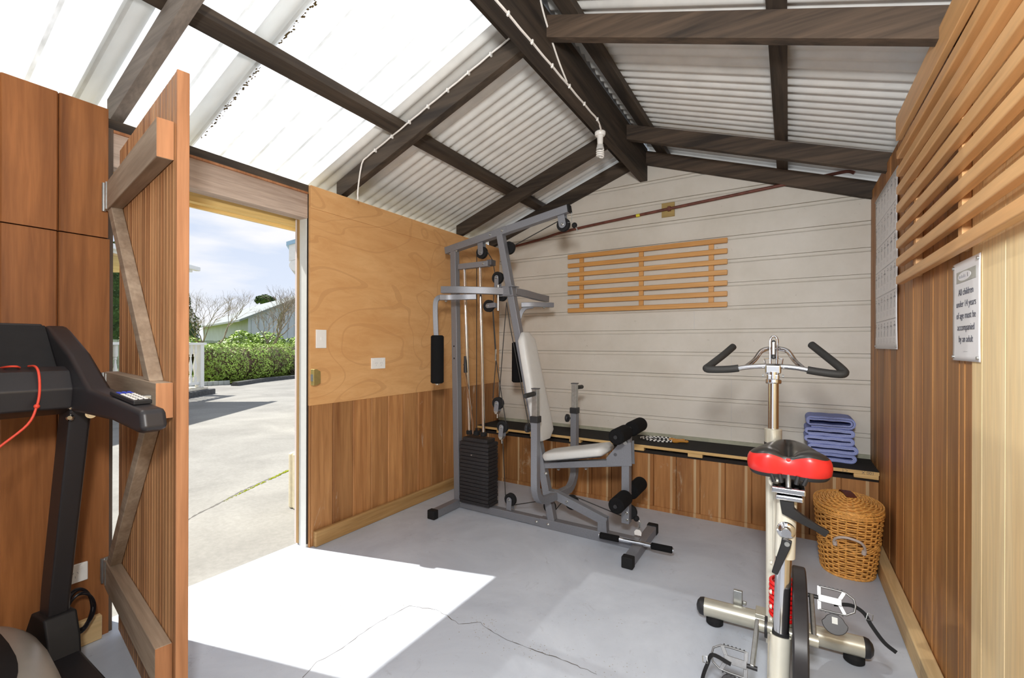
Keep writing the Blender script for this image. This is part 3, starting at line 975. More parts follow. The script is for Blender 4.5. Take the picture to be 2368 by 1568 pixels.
text_mesh('CT', 0.022, M['ink'], 'stamp', bn, (0.3, 3.3295, 0.467), (-1, 0, 0), (0, 0, -1), 0.0004, 'LEFT')

# ------------------------------------------------------------------ slatted racks
def slat_rack(name, label, along, a0, a1, zs, sh, wallc, sgn, battens, mat, loc, sd=0.02, bw=0.036):
    """along: 'X' or 'Y'; wallc = wall plane coordinate; sgn = direction off the wall"""
    t = thing(name, label, 'wall rack', loc)
    for z in zs:
        p0, p1 = wallc + sgn * 0.022, wallc + sgn * (0.022 + sd)
        lo, hi = min(p0, p1), max(p0, p1)
        mb = MB().box(a0, a1, lo, hi, z, z + sh) if along == 'X' else MB().box(lo, hi, a0, a1, z, z + sh)
        build('slat', mb, mat, t, bevel=0.005)
    for q in battens:
        lo, hi = min(wallc, wallc + sgn * 0.022), max(wallc, wallc + sgn * 0.022)
        mb = MB().box(q - bw / 2, q + bw / 2, lo, hi, zs[0] + 0.01, zs[-1] + sh - 0.01) if along == 'X' else MB().box(lo, hi, q - bw / 2, q + bw / 2, zs[0] + 0.01, zs[-1] + sh - 0.01)
        build('batten', mb, mat, t, bevel=0.002)
    return t
slat_rack('slatted_wall_rack', 'honey-coloured slatted wooden rack fixed flat on the white back wall', 'X', -1.664, -0.385,
          [1.486 + 0.0785 * i for i in range(7)], 0.038, 3.69, -1, (-1.542, -1.023, -0.498), M['slat_back'], (-1.02, 3.68, 1.486))
t = slat_rack('slatted_wall_rack', 'large slatted wooden rack high on the right wall above the notices', 'Y', 0.35, 2.572,
          [1.470 + 0.0785 * i for i in range(8)], 0.037, XR, -1, (2.38, 1.82, 1.1, 0.5), M['slat_right'], (0.42, 1.5, 1.46), 0.028)
build('top_board', MB().box(XR - 0.052, XR - 0.03, 0.35, 2.572, 2.10, 2.20), M['slat_right'], t, bevel=0.003)

# ------------------------------------------------------------------ notices on the right wall
def paper(rows_y, z0, z1, x, wave):
    ny, nz_ = 14, 20
    rows = []
    for j in range(nz_ + 1):
        z = z0 + (z1 - z0) * j / nz_
        rows.append([(x - abs(wave * math.sin(3.1 * (z - z0) / (z1 - z0) * 2 + i * 0.15)) - 0.001, rows_y[0] + (rows_y[1] - rows_y[0]) * i / ny, z) for i in range(ny + 1)])
    return MB().grid(rows)
nt_ = thing('notice', 'white laminated notice about children pinned over the plank and plywood joint', 'sign', (0.44, 1.82, 1.157))
build('sheet', paper((1.705, 1.945), 1.157, 1.455, XR - 0.006, 0.0006), M['paper'], nt_, solid=0.0006)
xt = XR - 0.0088
lines = [('All children', 1.353), ('under 14 years', 1.318), ('of age must be', 1.283), ('accompanied', 1.248), ('by an adult', 1.213)]
for s_, z in lines:
    text_mesh(s_, 0.0285, M['ink'], 'lettering', nt_, (xt, 1.822, z), (0, -1, 0), (0, 0, 1))
build('logo_panel', MB().box(xt - 0.0004, xt, 1.735, 1.905, 1.392, 1.425), M['logo_grey'], nt_)
lo = MB().lathe((xt - 0.0012, 1.832, 1.4085), (1, 0, 0), [(0.0001, 0), (0.0135, 0.0), (0.0135, 0.0006)], 32)
lo.v = [(p[0], 1.832 + (p[1] - 1.832) * 4.2, p[2]) for p in lo.v]
build('logo_oval', lo, M['paper'], nt_)
mbw = MB()
for i in range(9):
    mbw.box(xt - 0.0016, xt - 0.0011, 1.872 - i * 0.0072, 1.8768 - i * 0.0072, 1.404, 1.4105 + 0.003 * (i % 3 == 0))
build('logo_mark', mbw, M['ink_pale'], nt_, smooth=0)
build('logo_mark', MB().box(xt - 0.0016, xt - 0.001, 1.795, 1.803, 1.403, 1.415), M['ink_pale'], nt_)
build('rule_line', MB().box(xt - 0.0003, xt, 1.805, 1.84, 1.185, 1.1855), M['ink_pale'], nt_)
for yy, zz in ((1.718, 1.443), (1.932, 1.443), (1.718, 1.168), (1.932, 1.168)):
    build('screw', MB().cyl((xt - 0.004, yy, zz), (xt + 0.004, yy, zz), 0.0045, 12), M['zinc'], nt_)

ps = thing('exercise_chart', 'tall white exercise chart of small grey figures on the right wall', 'poster', (0.44, 3.12, 1.185))
build('sheet', paper((2.80, 3.43), 1.185, 2.065, XR - 0.006, 0.003), M['paper'], ps, solid=0.0005)
rnd = random.Random(8)
fig, txt = MB(), MB()
xp = XR - 0.0115
zrow = 2.0
for r_ in range(6):
    for c_ in range(7):
        yc = 3.39 - c_ * 0.09
        zc = zrow - r_ * 0.142
        # a small pen drawing: head, body, arms, legs, a bar
        a_ = rnd.uniform(-0.5, 0.5)
        fig.lathe((xp, yc, zc + 0.03), (1, 0, 0), [(0.0045, 0), (0.0045, 0.0003)], 8)
        hip = (xp, yc + 0.012 * math.sin(a_), zc - 0.005)
        for q0, q1 in (((xp, yc, zc + 0.026), hip), (hip, (xp, yc - 0.012, zc - 0.04)), (hip, (xp, yc + 0.015, zc - 0.04)), ((xp, yc, zc + 0.018), (xp, yc - 0.02, zc + 0.03 * a_ + 0.01)), ((xp, yc, zc + 0.018), (xp, yc + 0.02, zc + 0.03 * a_ + 0.01))):
            fig.beam(q0, q1, 0.0012 + rnd.random() * 0.0015, 0.0003, (1, 0, 0))
        if rnd.random() > 0.4:
            fig.beam((xp, yc - 0.026, zc + 0.01), (xp, yc + 0.026, zc + 0.012), 0.0018, 0.0003, (1, 0, 0))
        for l_ in range(4):
            ww = rnd.uniform(0.02, 0.05)
            txt.box(xp - 0.0002, xp, yc + 0.03 - ww, yc + 0.03, zc - 0.052 - l_ * 0.007, zc - 0.0512 - l_ * 0.007)
    txt.box(xp - 0.0003, xp, 2.82, 3.41, zrow - r_ * 0.142 + 0.047, zrow - r_ * 0.142 + 0.049)
build('figure_drawings', fig, M['ink_mid'], ps, smooth=0, stuff=True)
build('small_print', txt, M['ink_pale'], ps, smooth=0, stuff=True)
for yy, zz in ((2.815, 1.2), (3.415, 1.2), (3.415, 2.05)):
    build('screw', MB().cyl((xp - 0.003, yy, zz), (xp + 0.006, yy, zz), 0.005, 12), M['zinc'], ps)

# ------------------------------------------------------------------ home gym
Y0 = 2.665
gy = thing('home_gym', 'grey steel home gym station with a weight stack, white pads and foam rollers', 'gym machine', (-1.4, Y0, 0))
def G(name, mb, mat, **k):
    return build(name, mb, mat, gy, **k)
TB = 0.05
G('base_rail', MB().box(-2.12, -1.36, Y0 - 0.025, Y0 + 0.025, 0.003, 0.055), M['steel'], bevel=0.004)
G('base_rail', MB().box(-1.40, -0.745, Y0 - 0.028, Y0 + 0.028, 0.0, 0.060), M['steel'], bevel=0.004)
for x0, ya, yb in ((-2.12, 2.365, 2.965), (-0.765, 2.40, 2.94)):
    f_ = G('floor_foot', MB().box(x0, x0 + 0.055, ya, yb, 0.003, 0.056), M['steel'], bevel=0.004)
    for yc, d in ((ya, -1), (yb, 1)):
        c_ = G('rubber_cap', MB().box(x0 - 0.004, x0 + 0.059, min(yc - d * 0.035, yc + d * 0.012), max(yc - d * 0.035, yc + d * 0.012), 0.0, 0.062), M['black_rubber'], bevel=0.006)
        c_.parent = f_
G('rear_post', MB().beam((-2.094, Y0, 0.055), (-2.139, Y0, 1.90), TB, TB, (0, 1, 0)), M['steel'], bevel=0.004)
for z_ in (1.10, 1.19):
    G('post_hole', MB().cyl((-2.095 - (z_ - .055) * .0244, Y0 - 0.0262, z_), (-2.095 - (z_ - .055) * .0244, Y0 - 0.024, z_), 0.006, 12), M['black_rubber'])
MX = lambda z: -1.317 - (z - 0.055) * 0.2135
G('mast', MB().beam((MX(0.055), Y0, 0.055), (MX(1.975), Y0, 1.975), TB, TB, (0, 1, 0)), M['steel'], bevel=0.004)
TA = (-2.215, Y0, 1.911); TE = (-1.205, Y0, 2.076)
G('top_beam', MB().beam(TA, (-1.665, Y0, 2.001), TB + 0.004, TB + 0.002), M['steel'], bevel=0.004)
G('top_beam', MB().beam((-1.675, Y0, 1.999), TE, TB, TB), M['steel'], bevel=0.004)
dd = (Vector(TE) - Vector(TA)).normalized()
G('beam_cap', MB().beam(Vector(TE) - dd * 0.004, Vector(TE) + dd * 0.008, TB + 0.002, TB + 0.002), M['black_rubber'], bevel=0.003)

def bolt(p, r=0.008, d=(0, -1, 0), par=None):
    p, d = Vector(p), Vector(d)
    mb = MB().lathe(p, d, [(r * 1.25, 0), (r * 1.25, 0.0015), (r, 0.0025), (r * 0.9, 0.006), (r * 0.5, 0.009)], 10)
    o = G('bolt', mb, M['zinc'])
    if par:
        o.parent = par
for x, z in ((-1.80, 1.978), (-1.70, 1.996)):
    bolt((x, Y0 - 0.0265, z))
for x, z in ((-1.335, 0.03), (-1.42, 0.03)):
    bolt((x, Y0 - 0.0285, z), 0.009)
bolt((-2.165, Y0 - 0.02, 1.885), 0.008, (0, 0, -1))
bolt((-2.105, Y0 - 0.02, 1.90), 0.008, (0, 0, -1))
bolt((-2.055, Y0 - 0.0265, 0.045))

def pulley(x, z, y=Y0 + 0.018, r=0.045, plate=None, pw=0.034):
    """grooved wheel in the XZ plane; plate = (x, z) where the near cheek plate goes to"""
    q = G('pulley', MB().lathe((x, y - 0.012, z), (0, 1, 0), [(0.012, 0.0), (0.012, 0.002), (r * 0.6, 0.003), (r * 0.62, 0.0), (r, 0.0), (r, 0.003), (r - 0.006, 0.012), (r, 0.021), (r, 0.024), (0.012, 0.024)], 32), M['black_rubber'])
    if plate:
        px_, pz_ = plate
        pl_ = MB()
        d = (Vector((px_, 0, pz_)) - Vector((x, 0, z)))
        L = d.length
        d.normalize()
        sd = Vector((-d.z, 0, d.x))
        out = []
        for i in range(9):
            t = math.pi / 2 + math.pi * i / 8
            out.append(Vector((x, 0, z)) + d * (pw / 2 * math.cos(t)) + sd * (pw / 2 * math.sin(t)))
        out += [Vector((px_, 0, pz_)) - sd * pw / 2, Vector((px_, 0, pz_)) + sd * pw / 2]
        poly = [(p.x, p.z) for p in out]
        G('pulley_bracket', MB().prism(poly, 'Y', y - 0.021, y - 0.017).prism(poly, 'Y', y + 0.017, y + 0.021), M['steel'], bevel=0.001)
        bolt((x, y - 0.021, z), 0.008, (0, -1, 0))
    return q
pulley(-1.895, 1.868, Y0 + 0.01, 0.044, (-1.90, 1.95), 0.045)
pulley(-1.685, 1.885, Y0 + 0.045, 0.045)
pulley(-1.25, 1.982, Y0 + 0.012, 0.044, (-1.262, 2.05), 0.05)
pulley(-1.757, 1.675, Y0 + 0.01, 0.043, (-1.757, 1.60), 0.034)
pulley(-1.735, 1.55, Y0 + 0.03, 0.04)
pulley(-1.822, 1.478, Y0 - 0.005, 0.043, (-1.755, 1.482), 0.034)
pulley(-1.745, 0.79, Y0, 0.043, (-1.752, 0.735), 0.036)
pulley(-1.706, 0.628, Y0, 0.042, (-1.713, 0.56), 0.036)
pulley(-1.645, 0.128, Y0 + 0.008, 0.043, (-1.648, 0.058), 0.04)
pulley(-1.352, 0.128, Y0 + 0.03, 0.042, (-1.345, 0.06), 0.045)
pulley(-1.192, 0.185, Y0 + 0.03, 0.046)
pulley(-0.815, 0.195, Y0 + 0.035, 0.042)
for x, z in ((-1.752, 0.735), (-1.713, 0.56)):
    G('eye_bolt', MB().tube([(x, Y0, z - 0.05), (x, Y0, z + 0.0)], 0.005, 8).prism([(x - .018, z), (x + .018, z), (x + .006, z - .02), (x - .006, z - .02)], 'Y', Y0 - .02, Y0 + .02), M['zinc'])
G('hub_rod', MB().cyl((-1.735, Y0 - 0.02, 1.44), (-1.735, Y0 - 0.02, 1.62), 0.009, 12), M['zinc'])
# mast head bracket and guide rod cross bar
G('rod_bracket', MB().box(-2.066, -1.802, Y0 - 0.055, Y0 - 0.015, 1.752, 1.792), M['steel'], bevel=0.003)
G('rod_bracket_end', MB().box(-1.815, -1.775, Y0 - 0.05, Y0 + 0.01, 1.76, 1.80), M['steel_dark'], bevel=0.003)
bolt((-1.84, Y0 - 0.055, 1.775))
for xt_, xb_ in ((-2.026, -1.988), (-1.886, -1.862)):
    G('guide_rod', MB().cyl((xt_, Y0 - 0.03, 1.76), (xb_, Y0 - 0.01, 0.55), 0.0115, 16), M['chrome'])
    G('rod_collar', MB().lathe((xb_, Y0 - 0.01, 0.548), (0, 0, 1), [(0.022, 0), (0.024, 0.004), (0.024, 0.024), (0.02, 0.028)], 20), M['black_rubber'])
G('rod_collar', MB().lathe((-1.925, Y0 - 0.01, 0.548), (0, 0, 1), [(0.024, 0), (0.026, 0.004), (0.026, 0.026), (0.022, 0.03), (0.008, 0.032), (0.008, 0.05)], 20), M['black_rubber'])
lv = G('adjuster_rod', MB().tube([(-2.0, 2.60, 1.06), (-1.99, 2.60, 1.03), (-1.945, 2.63, 0.66), (-1.94, 2.635, 0.56)], 0.0075, 10), M['chrome'])
gq = G('adjuster_grip', MB().lathe((-1.983, 2.60, 1.0), (-0.06, 0, 1), [(0.014, 0), (0.014, 0.03), (0.008, 0.115), (0.006, 0.12)], 14), M['black_plastic'])
# weight stack: one block per plate
z = 0.062
rnd = random.Random(2)
proto = None
for i in range(17):
    h = 0.0262
    if proto is None:
        mb = MB()
        mb.box(-2.035, -1.782, 2.598, 2.722, 0.062, 0.062 + h - 0.004)
        mb.box(-2.030, -1.787, 2.603, 2.717, 0.062 + h - 0.004, 0.062 + h)
        proto = G('weight_plate', mb, M['iron_plate'], bevel=0.003)
        q = proto
    else:
        q = proto.copy()
        col.objects.link(q)
    q.location = (rnd.uniform(-.0018, .0018), rnd.uniform(-.0018, .0018), i * h)
G('selector_plate', MB().box(-2.015, -1.80, 2.61, 2.71, 0.062 + 17 * 0.0262, 0.062 + 17 * 0.0262 + 0.026), M['iron_plate'], bevel=0.003)
G('selector_pin', MB().cyl((-1.925, 2.592, 0.415), (-1.925, 2.60, 0.415), 0.005, 10), M['zinc'])
# cables
def cable(*p):
    G('cable', MB().tube([Vector(q) for q in p], 0.0032, 6), M['cable_black'])
cable((-1.925, Y0 - 0.01, 0.59), (-1.935, Y0 + 0.0, 1.868))
cable((-1.852, Y0 + 0.01, 1.875), (-1.80, Y0 + 0.01, 1.80), (-1.78, Y0 + 0.01, 1.69), (-1.79, Y0, 1.49))
cable((-1.64, Y0 + 0.045, 1.90), (-1.285, Y0 + 0.012, 2.012))
cable((-1.715, Y0 + 0.045, 1.85), (-1.72, Y0 + 0.02, 1.68))
cable((-1.79, Y0, 1.45), (-1.762, Y0, 1.12), (-1.79, Y0, 0.82))
cable((-1.80, Y0 + 0.01, 1.44), (-1.775, Y0 + 0.01, 1.12), (-1.675, Y0, 0.63))
cable((-1.69, Y0 + 0.02, 1.5), (-1.705, Y0 + 0.02, 1.35), (-1.745, Y0 + 0.01, 0.82))
cable((-1.69, Y0 + 0.02, 1.5), (-1.66, Y0 + 0.02, 1.33), (-1.50, Y0 + 0.02, 0.62))
cable((-1.706, Y0, 0.53), (-1.685, Y0 + 0.005, 0.15))
cable((-1.63, Y0 + 0.01, 0.09), (-1.38, Y0 + 0.03, 0.165))
cable((-1.32, Y0 + 0.03, 0.10), (-1.225, Y0 + 0.03, 0.22))
cable((-1.17, Y0 + 0.03, 0.225), (-0.84, Y0 + 0.035, 0.155))
G('cable_sleeve', MB().cyl((-1.766, Y0, 1.17), (-1.768, Y0, 1.09), 0.006, 8), M['zinc'])

# butterfly arms
flat = [(-0.021, -0.024), (0.021, -0.024), (0.021, 0.024), (-0.021, 0.024)]
flat_thin = [(-0.016, -0.018), (0.016, -0.018), (0.016, 0.018), (-0.016, 0.018)]
G('arm_hub', MB().box(-1.72, -1.60, Y0 - 0.04, Y0 + 0.04, 1.60, 1.607).box(-1.72, -1.60, Y0 - 0.04, Y0 + 0.04, 1.537, 1.544).prism([(-1.685, 1.544), (-1.625, 1.544), (-1.635, 1.60), (-1.69, 1.60)], 'Y', Y0 - 0.042, Y0 - 0.037), M['steel'], bevel=0.001)
G('butterfly_arm', MB().sweep(smooth_path([(-1.675, 2.655, 1.572), (-1.78, 2.56, 1.574), (-1.93, 2.46, 1.577), (-2.05, 2.412, 1.58)], 5), flat), M['steel'], bevel=0.003)
G('arm_bracket', MB().sweep(smooth_path([(-1.80, 2.475, 1.525), (-1.86, 2.43, 1.522), (-1.95, 2.385, 1.52), (-2.0, 2.33, 1.517)], 4), flat_thin), M['steel'], bevel=0.003)
G('roller_tube', MB().sweep(smooth_path([(-1.985, 2.352, 1.523), (-2.006, 2.318, 1.508), (-2.012, 2.305, 1.46), (-2.003, 2.30, 1.30), (-1.996, 2.30, 1.24)], 5), [(-0.016, -0.010), (0.016, -0.010), (0.016, 0.010), (-0.016, 0.010)], (0, 1, 0)), M['steel'], bevel=0.002)
G('foam_roller', MB().lathe((-1.99, 2.30, 0.945), (0, 0, 1), [(0.034, 0), (0.043, 0.008), (0.043, 0.31), (0.034, 0.318)], 28), M['foam'])
G('roller_cap', MB().cyl((-1.99, 2.30, 0.935), (-1.99, 2.30, 0.947), 0.015, 14), M['zinc'])
bolt((-1.99, 2.385, 1.50), 0.01, (0, 0, -1))
G('butterfly_arm', MB().sweep(smooth_path([(-1.64, 2.70, 1.575), (-1.63, 2.85, 1.572), (-1.625, 3.0, 1.565), (-1.615, 3.16, 1.56)], 5), flat), M['steel'], bevel=0.003)
G('arm_bracket', MB().sweep(smooth_path([(-1.555, 3.15, 1.51), (-1.60, 3.10, 1.51), (-1.68, 3.03, 1.51), (-1.75, 2.99, 1.508)], 4), flat_thin), M['steel'], bevel=0.003)
G('roller_tube', MB().sweep(smooth_path([(-1.68, 3.05, 1.50), (-1.735, 3.01, 1.48), (-1.765, 2.985, 1.40), (-1.772, 2.98, 1.27), (-1.774, 2.98, 1.20)], 5), [(-0.016, -0.010), (0.016, -0.010), (0.016, 0.010), (-0.016, 0.010)], (0, 1, 0)), M['steel'], bevel=0.002)
G('foam_roller', MB().lathe((-1.776, 2.98, 0.915), (0, 0, 1), [(0.034, 0), (0.043, 0.008), (0.043, 0.30), (0.034, 0.308)], 28), M['foam'])
bolt((-1.60, 3.08, 1.49), 0.01, (0, 0, -1))

# cushions
def cushion(name, c0, c1, w0, w1, th, nrm, mat=M['vinyl']):
    """rounded pad from c0 to c1, half widths w0..w1 across Y, thickness th along nrm"""
    c0, c1, nrm = Vector(c0), Vector(c1), Vector(nrm).normalized()
    rows = []
    N = 14
    ring_n = 24
    vs, fs = [], []
    for i in range(N + 1):
        t = i / N
        e_ = min(t, 1 - t)
        sc = 1.0 if e_ > 0.12 else math.sqrt(max(0.0, 1 - ((0.12 - e_) / 0.12) ** 2)) * 0.45 + 0.55
        tc_ = 1.0 if e_ > 0.04 else 0.35 + 0.65 * math.sqrt(max(0, 1 - ((0.04 - e_) / 0.04) ** 2))
        c_ = c0.lerp(c1, t)
        wd = (w0 + (w1 - w0) * t) * sc
        for k in range(ring_n):
            a_ = 2 * math.pi * k / ring_n
            ca, sa = math.cos(a_), math.sin(a_)
            y_ = wd * (abs(ca) ** 0.35) * (1 if ca >= 0 else -1)
            n_ = (th / 2) * tc_ * (abs(sa) ** 0.55) * (1 if sa >= 0 else -1)
            if sa > 0:
                n_ *= 1.0
            vs.append(c_ + Vector((0, y_, 0)) + nrm * n_)
    for i in range(N):
        for k in range(ring_n):
            q = (k + 1) % ring_n
            fs.append((i * ring_n + k, i * ring_n + q, (i + 1) * ring_n + q, (i + 1) * ring_n + k))
    fs.append(tuple(range(ring_n)))
    fs.append(tuple(N * ring_n + k for k in reversed(range(ring_n))))
    return G(name, MB().add(vs, fs), mat, smooth=60)
cushion('backrest', (-1.372, Y0, 0.575), (-1.527, Y0, 1.285), 0.115, 0.085, 0.062, (1, 0, 0.215))
cushion('seat', (-1.365, Y0, 0.475), (-0.925, Y0, 0.572), 0.10, 0.115, 0.058, (-0.2, 0, 1))
G('seat_board', MB().beam((-1.34, Y0, 0.452), (-0.96, Y0, 0.536), 0.17, 0.012), M['black_plastic'], bevel=0.002)
G('seat_rail', MB().beam((-1.40, Y0, 0.404), (-0.85, Y0, 0.497), TB - 0.006, 0.042), M['steel'], bevel=0.004)
for x, z in ((-1.27, 0.398), (-1.08, 0.43)):
    bolt((x, Y0 - 0.01, z), 0.009, (0, 0, -1))
bolt((-1.352, Y0 - 0.0285, 0.36), 0.009)
G('gusset_plate', MB().prism([(-0.94, 0.47), (-0.94, 0.52), (-0.87, 0.605), (-0.79, 0.63), (-0.785, 0.49)], 'Y', Y0 - 0.031, Y0 - 0.026).prism([(-0.94, 0.47), (-0.94, 0.52), (-0.87, 0.605), (-0.79, 0.63), (-0.785, 0.49)], 'Y', Y0 + 0.026, Y0 + 0.031), M['steel'], bevel=0.001)
G('plate_hole', MB().cyl((-0.885, Y0 - 0.0325, 0.545), (-0.885, Y0 - 0.030, 0.545), 0.010, 16), M['steel_dark'])
G('leg_lever', MB().box(-0.85, -0.802, Y0 - 0.025, Y0 + 0.025, 0.14, 0.66), M['steel'], bevel=0.004)
G('roller_head', MB().prism([(-0.852, 0.62), (-0.798, 0.62), (-0.798, 0.69), (-0.808, 0.712), (-0.838, 0.712), (-0.852, 0.69)], 'Y', Y0 - 0.02, Y0 + 0.02), M['steel'], bevel=0.004)
G('head_bolt', MB().cyl((-0.825, Y0 - 0.032, 0.622), (-0.825, Y0 - 0.024, 0.622), 0.012, 14), M['zinc'])
bolt((-0.818, Y0 - 0.025, 0.205))
bolt((-0.815, Y0 - 0.025, 0.165), 0.006)
for zc in (0.688, 0.303):
    G('roller_axle', MB().cyl((-0.82, 2.44, zc), (-0.82, 2.955, zc), 0.011, 14), M['black_plastic'])
    for y0, y1 in ((2.45, 2.625), (2.735, 2.945)):
        G('foam_roller', MB().lathe((-0.82, y0, zc), (0, 1, 0), [(0.012, 0.0), (0.036, 0.0), (0.045, 0.008), (0.045, y1 - y0 - 0.008), (0.036, y1 - y0), (0.012, y1 - y0)], 28), M['foam'])
G('stop_ball', MB().ball((-0.775, Y0 + 0.03, 0.165), 0.018), M['black_rubber'])
G('snap_hook', MB().tube([(-0.76, Y0 + 0.03, 0.155), (-0.748, Y0 + 0.03, 0.145), (-0.752, Y0 + 0.03, 0.12), (-0.762, Y0 + 0.03, 0.105), (-0.758, Y0 + 0.03, 0.13), (-0.748, Y0 + 0.03, 0.148)], 0.0035, 8), M['zinc'])
G('hook_tag', MB().prism([(-0.785, 0.066), (-0.745, 0.066), (-0.743, 0.085), (-0.752, 0.1), (-0.776, 0.1), (-0.788, 0.085)], 'Y', Y0 + 0.028, Y0 + 0.032), M['white_plastic'], bevel=0.001)
G('stop_ball', MB().ball((-1.172, Y0 + 0.01, 1.968), 0.018), M['black_rubber'])
G('snap_hook', MB().tube([(-1.165, Y0 + 0.01, 1.955), (-1.155, Y0 + 0.01, 1.942), (-1.152, Y0 + 0.01, 1.928)], 0.004, 8), M['zinc'])
G('stop_cord', MB().tube([(-1.215, Y0 - 0.0, 1.99), (-1.185, Y0, 1.985), (-1.19, Y0, 2.05)], 0.002, 6), M['zinc'])

# press frame: U bar with telescopic handles
U = []
NY, FY = 2.425, 2.905
UX = lambda y: -1.315 + (y - NY) * 0.10
U += [(UX(NY), NY, 0.755), (UX(NY), NY, 0.36)]
U += [(UX(NY), NY + 0.12 - 0.12 * math.cos(t), 0.345 - 0.12 * math.sin(t)) for t in (0.2, 0.5, 0.8, 1.1, 1.4)]
U += [(UX(2.6), 2.60, 0.222), (UX(2.74), 2.74, 0.222)]
U += [(UX(FY), FY - 0.12 + 0.12 * math.cos(t), 0.345 - 0.12 * math.sin(t)) for t in (1.4, 1.1, 0.8, 0.5, 0.2)]
U += [(UX(FY), FY, 0.36), (UX(FY), FY, 0.755)]
G('press_frame', MB().sweep(U, [(-0.022, -0.022), (0.022, -0.022), (0.022, 0.022), (-0.022, 0.022)], (1, 0, 0)), M['steel'], smooth=50, bevel=0.003)
for y_, sg in ((NY, -1), (FY, 1)):
    x_ = UX(y_)
    G('press_tube', MB().box(x_ - 0.018, x_ + 0.018, y_ - 0.018, y_ + 0.018, 0.74, 0.935), M['zinc'], bevel=0.002)
    G('tube_cap', MB().box(x_ - 0.021, x_ + 0.021, y_ - 0.021, y_ + 0.021, 0.932, 0.938), M['steel_dark'], bevel=0.001)
    G('collar', MB().box(x_ - 0.027, x_ + 0.027, y_ - 0.027, y_ + 0.027, 0.728, 0.768), M['black_plastic'], bevel=0.004)
    G('press_handle', MB().lathe((x_, y_ + sg * 0.018, 0.905), (0, sg, -0.03), [(0.012, 0), (0.0145, 0.006), (0.0145, 0.108), (0.011, 0.114)], 16), M['grip'])
    G('knob', MB().lathe((x_ - 0.028, y_, 0.69), (-1, 0, 0), [(0.007, 0), (0.007, 0.016), (0.026, 0.018), (0.028, 0.024), (0.028, 0.034), (0.022, 0.038)], 22), M['black_plastic'])
G('support_strut', MB().beam((-1.30, Y0 - 0.018, 0.228), (-0.945, Y0 - 0.018, 0.122), 0.006, 0.052).beam((-1.30, Y0 + 0.018, 0.228), (-0.945, Y0 + 0.018, 0.122), 0.006, 0.052).beam((-1.30, Y0, 0.252), (-0.945, Y0, 0.146), 0.04, 0.005), M['steel'], bevel=0.001)
G('strut_post', MB().prism([(-1.0, 0.058), (-1.0, 0.12), (-0.945, 0.15), (-0.94, 0.058)], 'Y', Y0 - 0.022, Y0 + 0.022), M['steel'], bevel=0.002)
G('pivot_plate', MB().box(-1.345, -1.285, Y0 - 0.03, Y0 + 0.03, 0.195, 0.25), M['steel'], bevel=0.003)
bolt((-1.30, Y0 - 0.03, 0.222), 0.009)
bolt((-1.205, Y0 - 0.022, 0.2), 0.008)

# lat bar lying across the front foot
lb = thing('pull_bar', 'short chrome pull bar with black foam ends lying across the gym foot', 'bar', (-0.73, 2.55, 0.07))
a_, b_ = Vector((-0.955, 2.552, 0.077)), Vector((-0.535, 2.578, 0.077))
dv = (b_ - a_)
build('bar', MB().cyl(a_, b_, 0.0115, 16), M['chrome'], lb)
build('foam_grip', MB().lathe(a_ + dv * 0.01, dv, [(0.012, 0), (0.0185, 0.004), (0.0185, 0.112), (0.013, 0.116)], 18), M['foam'], lb)
build('foam_grip', MB().lathe(a_ + dv * 0.71, dv, [(0.012, 0), (0.0185, 0.004), (0.0185, 0.112), (0.013, 0.116)], 18), M['foam'], lb)

# ------------------------------------------------------------------ exercise bike
bk = thing('exercise_bike', 'cream and chrome exercise bike with a red and black saddle in the foreground', 'exercise bike', (-0.02, 1.8, 0))
def B(name, mb, mat, **k):
    return build(name, mb, mat, bk, **k)
# stabilisers
sa, sb = Vector((-0.335, 2.115, 0.066)), Vector((0.268, 2.145, 0.066))
d_ = (sb - sa)
B('front_stabiliser', MB().cyl(sa + d_ * 0.035, sb - d_ * 0.035, 0.036, 28), M['bike_champagne'])
for p, s_ in ((sa + d_ * 0.035, -1), (sb - d_ * 0.035, 1)):
    B('end_cap', MB().lathe(p, d_ * s_, [(0.0365, -0.004), (0.0365, 0.002), (0.033, 0.014), (0.02, 0.024), (0.003, 0.028)], 24), M['black_plastic'])
for x in (-0.27, 0.215):
    B('rubber_foot', MB().lathe((x, 2.125 + (x + .27) * 0.05, 0.0), (0, 0, 1), [(0.03, 0), (0.034, 0.004), (0.034, 0.022), (0.024, 0.034)], 24), M['black_rubber'])
B('stabiliser_lever', MB().box(-0.20, -0.165, 2.145, 2.162, 0.09, 0.155).box(-0.165, -0.15, 2.148, 2.158, 0.1, 0.115), M['zinc'], bevel=0.003)
B('stabiliser_plate', MB().box(-0.115, 0.02, 2.095, 2.165, 0.09, 0.107), M['bike_champagne'], bevel=0.003)
sc_ = B('rear_stabiliser', MB().cyl((-0.27, 1.15, 0.066), (0.25, 1.15, 0.066), 0.036, 28), M['bike_champagne'])
for x in (-0.22, 0.2):
    B('rubber_foot', MB().lathe((x, 1.15, 0.0), (0, 0, 1), [(0.03, 0), (0.034, 0.004), (0.034, 0.022), (0.024, 0.034)], 24), M['black_rubber'])
